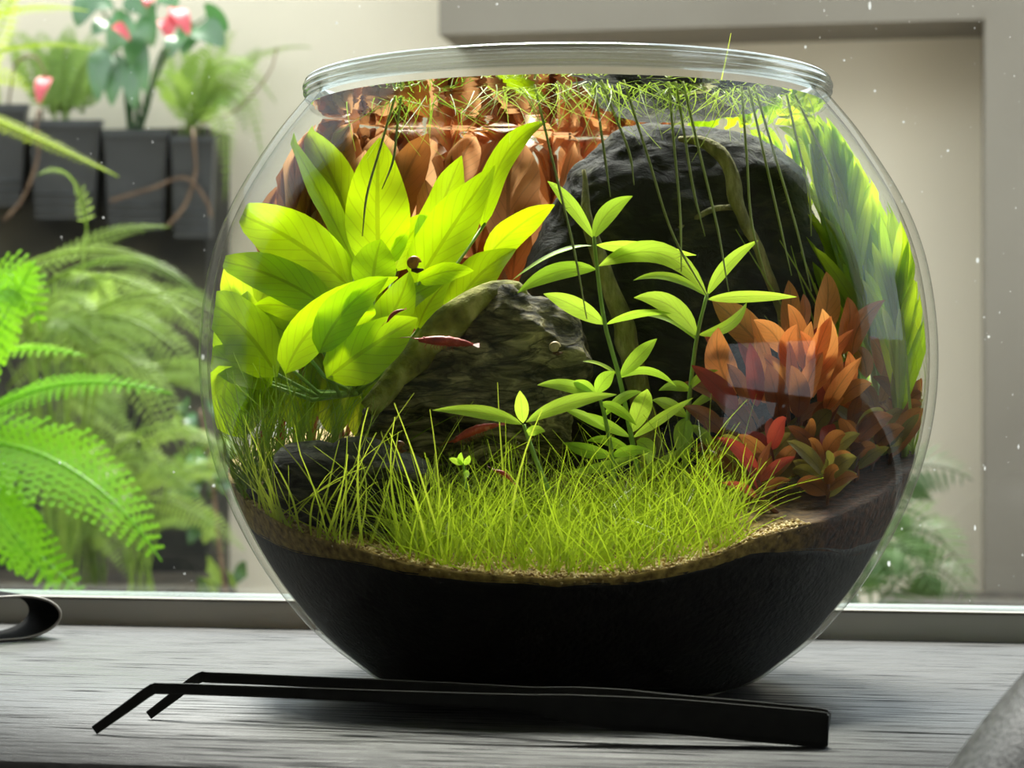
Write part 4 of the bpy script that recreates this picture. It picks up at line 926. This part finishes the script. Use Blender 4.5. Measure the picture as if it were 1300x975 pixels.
fern('dull olive fern low behind the bright green fern', bedp(180, 2.82), sp_, FO, 5)
sp_ = []
for i in range(16):
    x0, y0 = rnd.uniform(56, 108), rnd.uniform(140, 149); an = rnd.uniform(-.55, .62); ln = rnd.uniform(70, 130); d = rnd.uniform(3.52, 3.55)
    x2, y2 = x0+ln*math.sin(an), y0-ln*math.cos(an)*.9+20*abs(an)
    sp_.append(((x0, y0), ((x0+x2)/2, (y0+y2)/2-rnd.uniform(8, 25)), (x2, y2), (d, d+.02, d+.05), rnd.uniform(18, 26), 22, (rnd.uniform(-.3, .3), -.9, .3)))
fern('pale green fern filling the pot beside the red-flowered plant', P(82, 164, 3.52), sp_, FO, 9)
sp_ = []
for i in range(26):
    x0, y0 = rnd.uniform(-20, 230), rnd.uniform(420, 700); an = rnd.uniform(-.5, 1.0); ln = rnd.uniform(80, 160); d = rnd.uniform(2.9, 3.15)
    x2 = min(x0+ln*math.cos(an)*rnd.choice((1, 1, -.8)), 285); y2 = y0+ln*math.sin(an)*.7
    sp_.append(((x0, y0), ((x0+x2)/2, (y0+y2)/2-rnd.uniform(10, 40)), (x2, y2), (d, d-.05, d-.1), rnd.uniform(18, 28), 22, (rnd.uniform(-.3, .3), -.8, .5)))
fern('fern mass growing out of the bed against the dark planting panel', bedp(120, 3.3), sp_, FO, 10, dd=.30)
# black pots on the planting panel
for i, (xa, xb, yt, yb) in enumerate([(-48, 34, 132, 262), (36, 128, 152, 278), (130, 214, 164, 292), (216, 272, 172, 302)]):
    d = wall_uv((xa+xb)/2, 200, CW-.12)[2]; bk = d-.004; fr_ = d-.13
    lab = ['black plastic wall pot under the yellow-green fern', 'black plastic wall pot behind the drooping dark red flower', 'black plastic wall pot under the red-flowered plant', 'black plastic wall pot under the spilling pale fern'][i]
    c = P((xa+xb)/2, yb, (bk+fr_)/2); pr = empty('plant_pot', c, lab, 'pot', 'black wall pots')
    tw_ = (xb-xa)*.5; cx = (xa+xb)/2; mb = MB()
    def ringp(w_, y, d0, d1): return [P(cx-w_+4, y, d1), P(cx+w_+4, y, d1), P(cx+w_, y, d0), P(cx-w_, y, d0)]
    vv = ringp(tw_*.97, yt, fr_, bk)+ringp(tw_*.80, yb, fr_+.035, bk)+ringp(tw_*.90, yt, fr_+.006, bk-.006)+ringp(tw_*.90, yt+18, fr_+.008, bk-.006)
    ff = [(0, 1, 5, 4), (1, 2, 6, 5), (2, 3, 7, 6), (3, 0, 4, 7), (4, 5, 6, 7), (0, 8, 9, 1), (1, 9, 10, 2), (2, 10, 11, 3), (3, 11, 8, 0), (8, 12, 13, 9), (9, 13, 14, 10), (10, 14, 15, 11), (11, 15, 12, 8), (12, 15, 14, 13)]
    mb.add(vv, ff).build('body', MAT['pot'], pr, smooth=False)
    rm = MB(); q = ringp(tw_*1.0, yt, fr_-.004, bk)+ringp(tw_*1.0, yt+9, fr_-.004, bk)
    rm.add(q, [(0, 1, 5, 4), (1, 2, 6, 5), (2, 3, 7, 6), (3, 0, 4, 7)]).build('rim', MAT['pot'], pr, smooth=False)
    for r_ in range(3):
        sl = MB(); yy = yb-10-r_*11; k = .83+.012*r_
        a_ = P(cx-tw_*k, yy, fr_+.030-.003*r_); b2 = P(cx+tw_*k, yy, fr_+.030-.003*r_)
        sl.tube([a_, b2], .0022, 5).build('rib', MAT['pot'], pr)
# red-flowered plant
rf = empty('flowering_plant', P(172, 178, 3.50), 'dark-leaved plant with red flowers growing from a wall pot', 'plant'); rnd = random.Random(8)
def wleaf(root, mat, b_, t, wpx, d, name='leaf', roll=0, low=.35, drop=8):
    B, T = P(*b_, d), P(*t, d-.04); ctl = (B+T)*.5+Vector((0, -.02, drop/FPX*d))
    leaf_geo(B, ctl, T, wpx/FPX*d, rollv((T-B).normalized(), roll), fn=None, low=low, sharp=.7, fold=.2, nseg=8).build(name, mat, root)
for (b_, t, wd) in [((150,30),(118,45),34),((165,20),(140,70),36),((180,30),(165,85),34),((185,10),(195,60),36),((250,35),(285,60),38),((245,30),(232,70),34),((140,0),(105,15),36),((160,-10),(190,20),40),
                    ((130,60),(125,130),30),((150,70),(142,135),30),((168,80),(172,140),30),((262,20),(290,40),36),((230,45),(215,75),28),((120,-5),(98,35),34),((205,-10),(225,10),34),((178,60),(186,120),26)]:
    wleaf(rf, MAT['leaf_dark'], b_, t, wd, 3.37+rnd.uniform(-.04, .04), roll=rnd.uniform(-40, 40))
    e = P(*b_, 3.37); MB().tube(curve([P(172+rnd.uniform(-14, 14), 180, 3.50), P(172+rnd.uniform(-12, 12), 152, 3.48), (P(172, 100, 3.41)+e)*.5, e], 10), .0020, 5).build('stem', MAT['leaf_dark'], rf)
for (b_, t, wd) in [((222,10),(240,45),24),((228,14),(215,48),18),((145,32),(165,52),14),((192,0),(186,10),16),((206,25),(212,48),14)]:
    wleaf(rf, MAT['flower'], b_, t, wd, 3.28, 'petal', rnd.uniform(-30, 30))
f2 = empty('flower_bud', P(8, 146, 3.53), 'single dark red flower drooping above the first black pot', 'flower')
wleaf(f2, MAT['flower'], (60, 98), (50, 132), 20, 3.3, 'petal'); MB().tube(curve([P(8, 146, 3.53), P(14, 110, 3.45), P(20, 80, 3.36), P(45, 72, 3.3), P(60, 100, 3.3)], 12), .0018, 5).build('stem', MAT['dry_stem'], f2)
# brown runners over the pots, dried flower head, ivy
for lab, path in [('brown aerial root hanging before the second black pot', [(54,166,3.50),(52,141,3.475),(48,143,3.436),(46,166,3.432),(48,200,3.442),(30,250,3.45),(5,280,3.46)]), ('brown looping runner crossing the last two black pots', [(140,255,3.44),(190,240,3.43),(235,226,3.416),(262,255,3.42),(268,275,3.425)]), ('brown runner dropping from the end pot', [(243,184,3.47),(244,164,3.44),(246,172,3.402),(247,190,3.402),(248,220,3.415),(235,260,3.425),(212,288,3.43)]),
                  ('thin brown stalk leaning over the beige wall', [(250,184,3.47),(256,158,3.44),(300,140,3.37),(340,95,3.33),(352,60,3.33)])]:
    tag(MB().tube(curve([P(*q) for q in path], 30), .0014 if path[0][0] == 250 else .0026, 6).build('runner', MAT['dry_stem'], None), lab, 'stem')
rnd = random.Random(12)
iv_ = empty('ivy', bedp(288, 3.05), 'ivy with small dark pointed leaves climbing beside the fern', 'plant')
pts = curve([bedp(288, 3.05), P(278, 690, 3.05), P(268, 600, 3.06), P(255, 520, 3.08)], 20); MB().tube(pts, .003, 6).build('stem', MAT['dry_stem'], iv_)
for i in range(34):
    y = rnd.uniform(500, 745); x = 268+(y-600)*.12+rnd.gauss(0, 26); a = rnd.uniform(-.8, .8)
    wleaf(iv_, rnd.choice((MAT['leaf_dark'], MAT['palm'], FO)), (x, y), (x+26*math.sin(a), y+26*math.cos(a)), rnd.uniform(14, 24), 3.06+rnd.uniform(-.03, .05), roll=rnd.uniform(-50, 50))
# palm behind the bowl
def palm(label, base, specs, seed):
    rnd = random.Random(seed); root = empty('palm', base, label, 'palm')
    for (a, b_, c, d, pl, npair) in specs:
        A_, B_, C_ = P(*a, d), P(*b_, d-.05), P(*c, d-.1)
        frond_geo(A_, B_*2-(A_+C_)*.5, C_, pl/FPX*d, npair, Vector((rnd.uniform(-.2, .2), -.7, .6)).normalized(), rnd, droop=.55, wfac=.17, ang=.6).tube([Vector(base), (Vector(base)+A_)*.5+Vector((0, 0, .02)), A_], .003, 5).build('frond', MAT['palm'], root)
palm('dark green palm with drooping narrow leaflets seen beside the bowl', Vector(((1100-650)/FPX*2.6, CAM_Y+2.6, -0.165)), [
 ((1060,700),(1140,600),(1235,610),2.6,62,15),((1080,760),(1150,670),(1240,740),2.6,64,18),((1070,760),(1130,690),(1190,760),2.55,58,18),((1050,640),(1110,585),(1170,590),2.65,48,12),
 ((1100,790),(1170,720),(1235,768),2.55,56,16),((1080,770),(1110,700),(1140,770),2.5,50,14),((1040,780),(1120,650),(1200,690),2.7,56,16)], 5)
